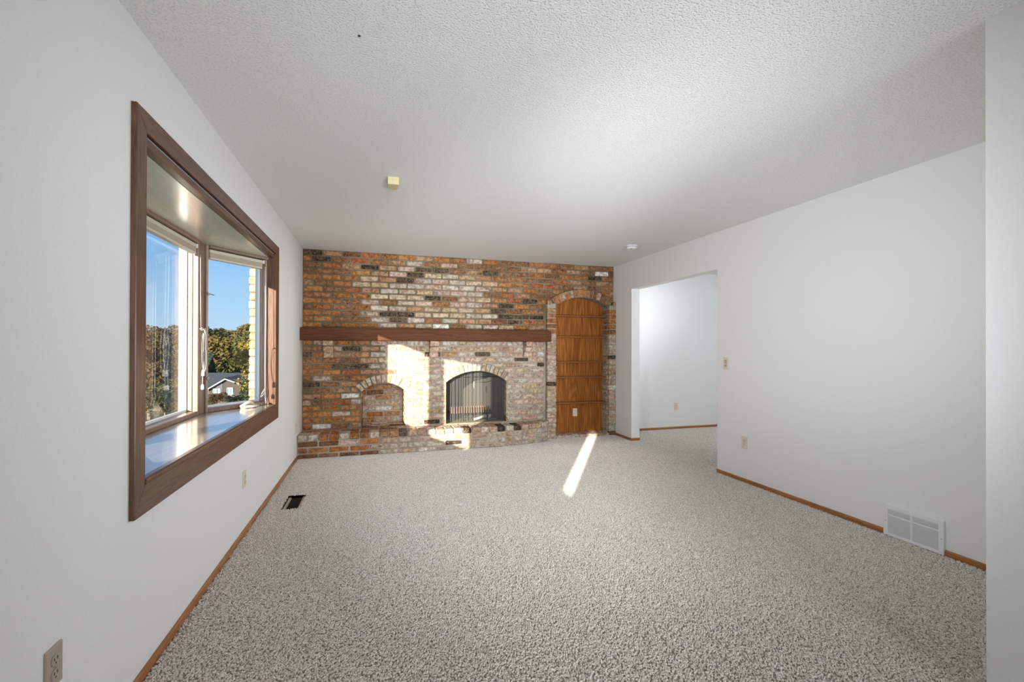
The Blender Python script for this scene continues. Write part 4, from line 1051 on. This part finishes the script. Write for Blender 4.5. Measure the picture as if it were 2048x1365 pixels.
# neighbour house
M_roof = plain('grey_shingles', (.032, .040, .052), .9, bumpy=(6, .4)); M_hbrick = plain('brown_house_brick', (.050, .038, .032), .9, bumpy=(12, .4)); M_siding = plain('blue_grey_siding', (.045, .056, .068), .7); M_hglass = plain('house_window_glass', (.16, .22, .25), .15)
M_htrim = plain('painted_house_trim', (.30, .31, .32), .7)
HD_ = 50.0
c0 = px(455, 800, HD_); ang = -YAW+.10
hs = thing('neighbour_house', 'single-storey brown brick house with grey roof and white gable trim', 'house', (c0.x, c0.y, c0.z), ang-.0)
HM = 5.0
def hl(name, mb, m_, parent=hs): return part(name, mb, m_, parent, local=True)
k_ = HD_/F      # metres per pixel there
def hx(x): return (x-455)*k_*1.03
def hz(y): return (800-y)*k_
mb = MB(); mb.prismY([(hx(418), -1.5), (hx(520), -1.5), (hx(520), hz(768)), (hx(492), hz(764)), (hx(453), hz(757)), (hx(421), hz(777))], 0, 6); hl('front_wall', mb, M_hbrick)
mb = MB(); mb.prismY([(hx(434), hz(786)), (hx(446), hz(786)), (hx(446), hz(762)), (hx(434), hz(770))], -.04, 0); mb.prismY([(hx(458), -.8), (hx(468), -.8), (hx(468), hz(785)), (hx(458), hz(785))], -.04, 0); mb.box(hx(355), hx(418), 1.5, 1.6, -1.5, hz(780)); hl('siding_panel', mb, M_siding)
mb = MB()   # roof: long slope behind and gable slopes
zr, ze = hz(751), hz(778)
mb.add([(hx(345), 1.0, ze+.25), (hx(421), 1.0, ze+.05), (hx(421)-.1, -.35, ze), (hx(453), -.35, hz(755.5)), (hx(456), 4.5, zr), (hx(360), 4.5, zr+.05)], [(0, 1, 3, 4, 5), (1, 2, 3)])
mb.add([(hx(453), -.35, hz(755.5)), (hx(481), -.35, hz(766)), (hx(520), 1.2, hz(768)), (hx(500), 4.5, zr-.25), (hx(456), 4.5, zr)], [(0, 1, 2, 3, 4)])
mb.add([(hx(360), 4.5, zr+.05), (hx(456), 4.5, zr), (hx(500), 4.5, zr-.25), (hx(520), 9, ze-.3), (hx(345), 9, ze)], [(0, 1, 2, 3, 4)]); hl('roof', mb, M_roof)
def bar(mb, a, b, w, y0, y1):
    a = Vector((a[0], 0, a[1])); b = Vector((b[0], 0, b[1])); n_ = Vector((-(b-a).z, 0, (b-a).x)).normalized()*w/2
    pts = [(a+n_).x, (a+n_).z, (b+n_).x, (b+n_).z, (b-n_).x, (b-n_).z, (a-n_).x, (a-n_).z]; mb.prismY(list(zip(pts[::2], pts[1::2])), y0, y1)
mb = MB(); bar(mb, (hx(419), hz(780)), (hx(453.5), hz(758)), .12, -.42, -.30); bar(mb, (hx(453), hz(758)), (hx(480), hz(768)), .12, -.42, -.30); bar(mb, (hx(400), hz(780)), (hx(421), hz(779)), .14, -.42, -.25); mb.box(hx(412.5), hx(414.5), -.3, -.2, -.8, hz(780)); hl('gable_trim', mb, M_htrim)
for (x0, x1, y0, y1) in ((429, 443, 777.5, 787), (454.5, 466, 775.5, 791)):
    mb = MB(); a, b_, c_, d_ = hx(x0), hx(x1), hz(y1), hz(y0); w_ = .075
    mb.box(a, a+w_, -.1, -.02, c_, d_); mb.box(b_-w_, b_, -.1, -.02, c_, d_); mb.box(a, b_, -.1, -.02, d_-w_, d_); mb.box(a, b_, -.1, -.02, c_, c_+w_); mb.box((a+b_)/2-.035, (a+b_)/2+.035, -.1, -.02, c_, d_)
    wf = hl('window', mb, M_htrim); mb = MB(); mb.box(a+w_*.5, (a+b_)/2, -.05, -.03, c_+.02, d_-.02); hl('pane', mb, M_hglass, wf)
    mb = MB(); mb.box((a+b_)/2, b_-w_*.5, -.05, -.03, c_+.02, d_-.02); hl('pane', mb, M_hglass, wf)
# shrubs in front of the house
sh = crown_mesh('crown', 55, 1600, 1.0, .62, .05, .07, M_leaf); sh2 = crown_mesh('crown', 56, 700, .7, .3, .0, .07, M_leaf)
def shrub(label, x, y, d, sc_, col, me_, szz=None):
    b = px(x, y, d); t_ = thing('shrub', label, 'shrub', tuple(b)); t_.scale = (sc_, sc_, szz or sc_); o = link('foliage', me_, t_); o.color = tuple(col)+(1,)
    mb = MB(); mb.tube([(0, 0, -.6), (0, 0, .5)], .05, 5); part('stem', mb, M_bark, t_, local=True)
shrub('rounded reddish-brown shrub in front of the brick house', 438, 806, 40, .92, (.08, .042, .02), sh, .62)
shrub('low pale green plants right of the reddish shrub', 467, 806, 42, .95, (.24, .26, .10), sh2)
shrub('low green bush at the right end beside the exterior bricks', 486, 803, 42, .9, (.16, .20, .08), sh2)
shrub('low green plants at the left foot of the reddish shrub', 418, 810, 40, .7, (.12, .18, .06), sh2)
shrub('dark leafy bush seen low in the middle pane', 330, 830, 22, 1.1, (.05, .07, .03), sh)
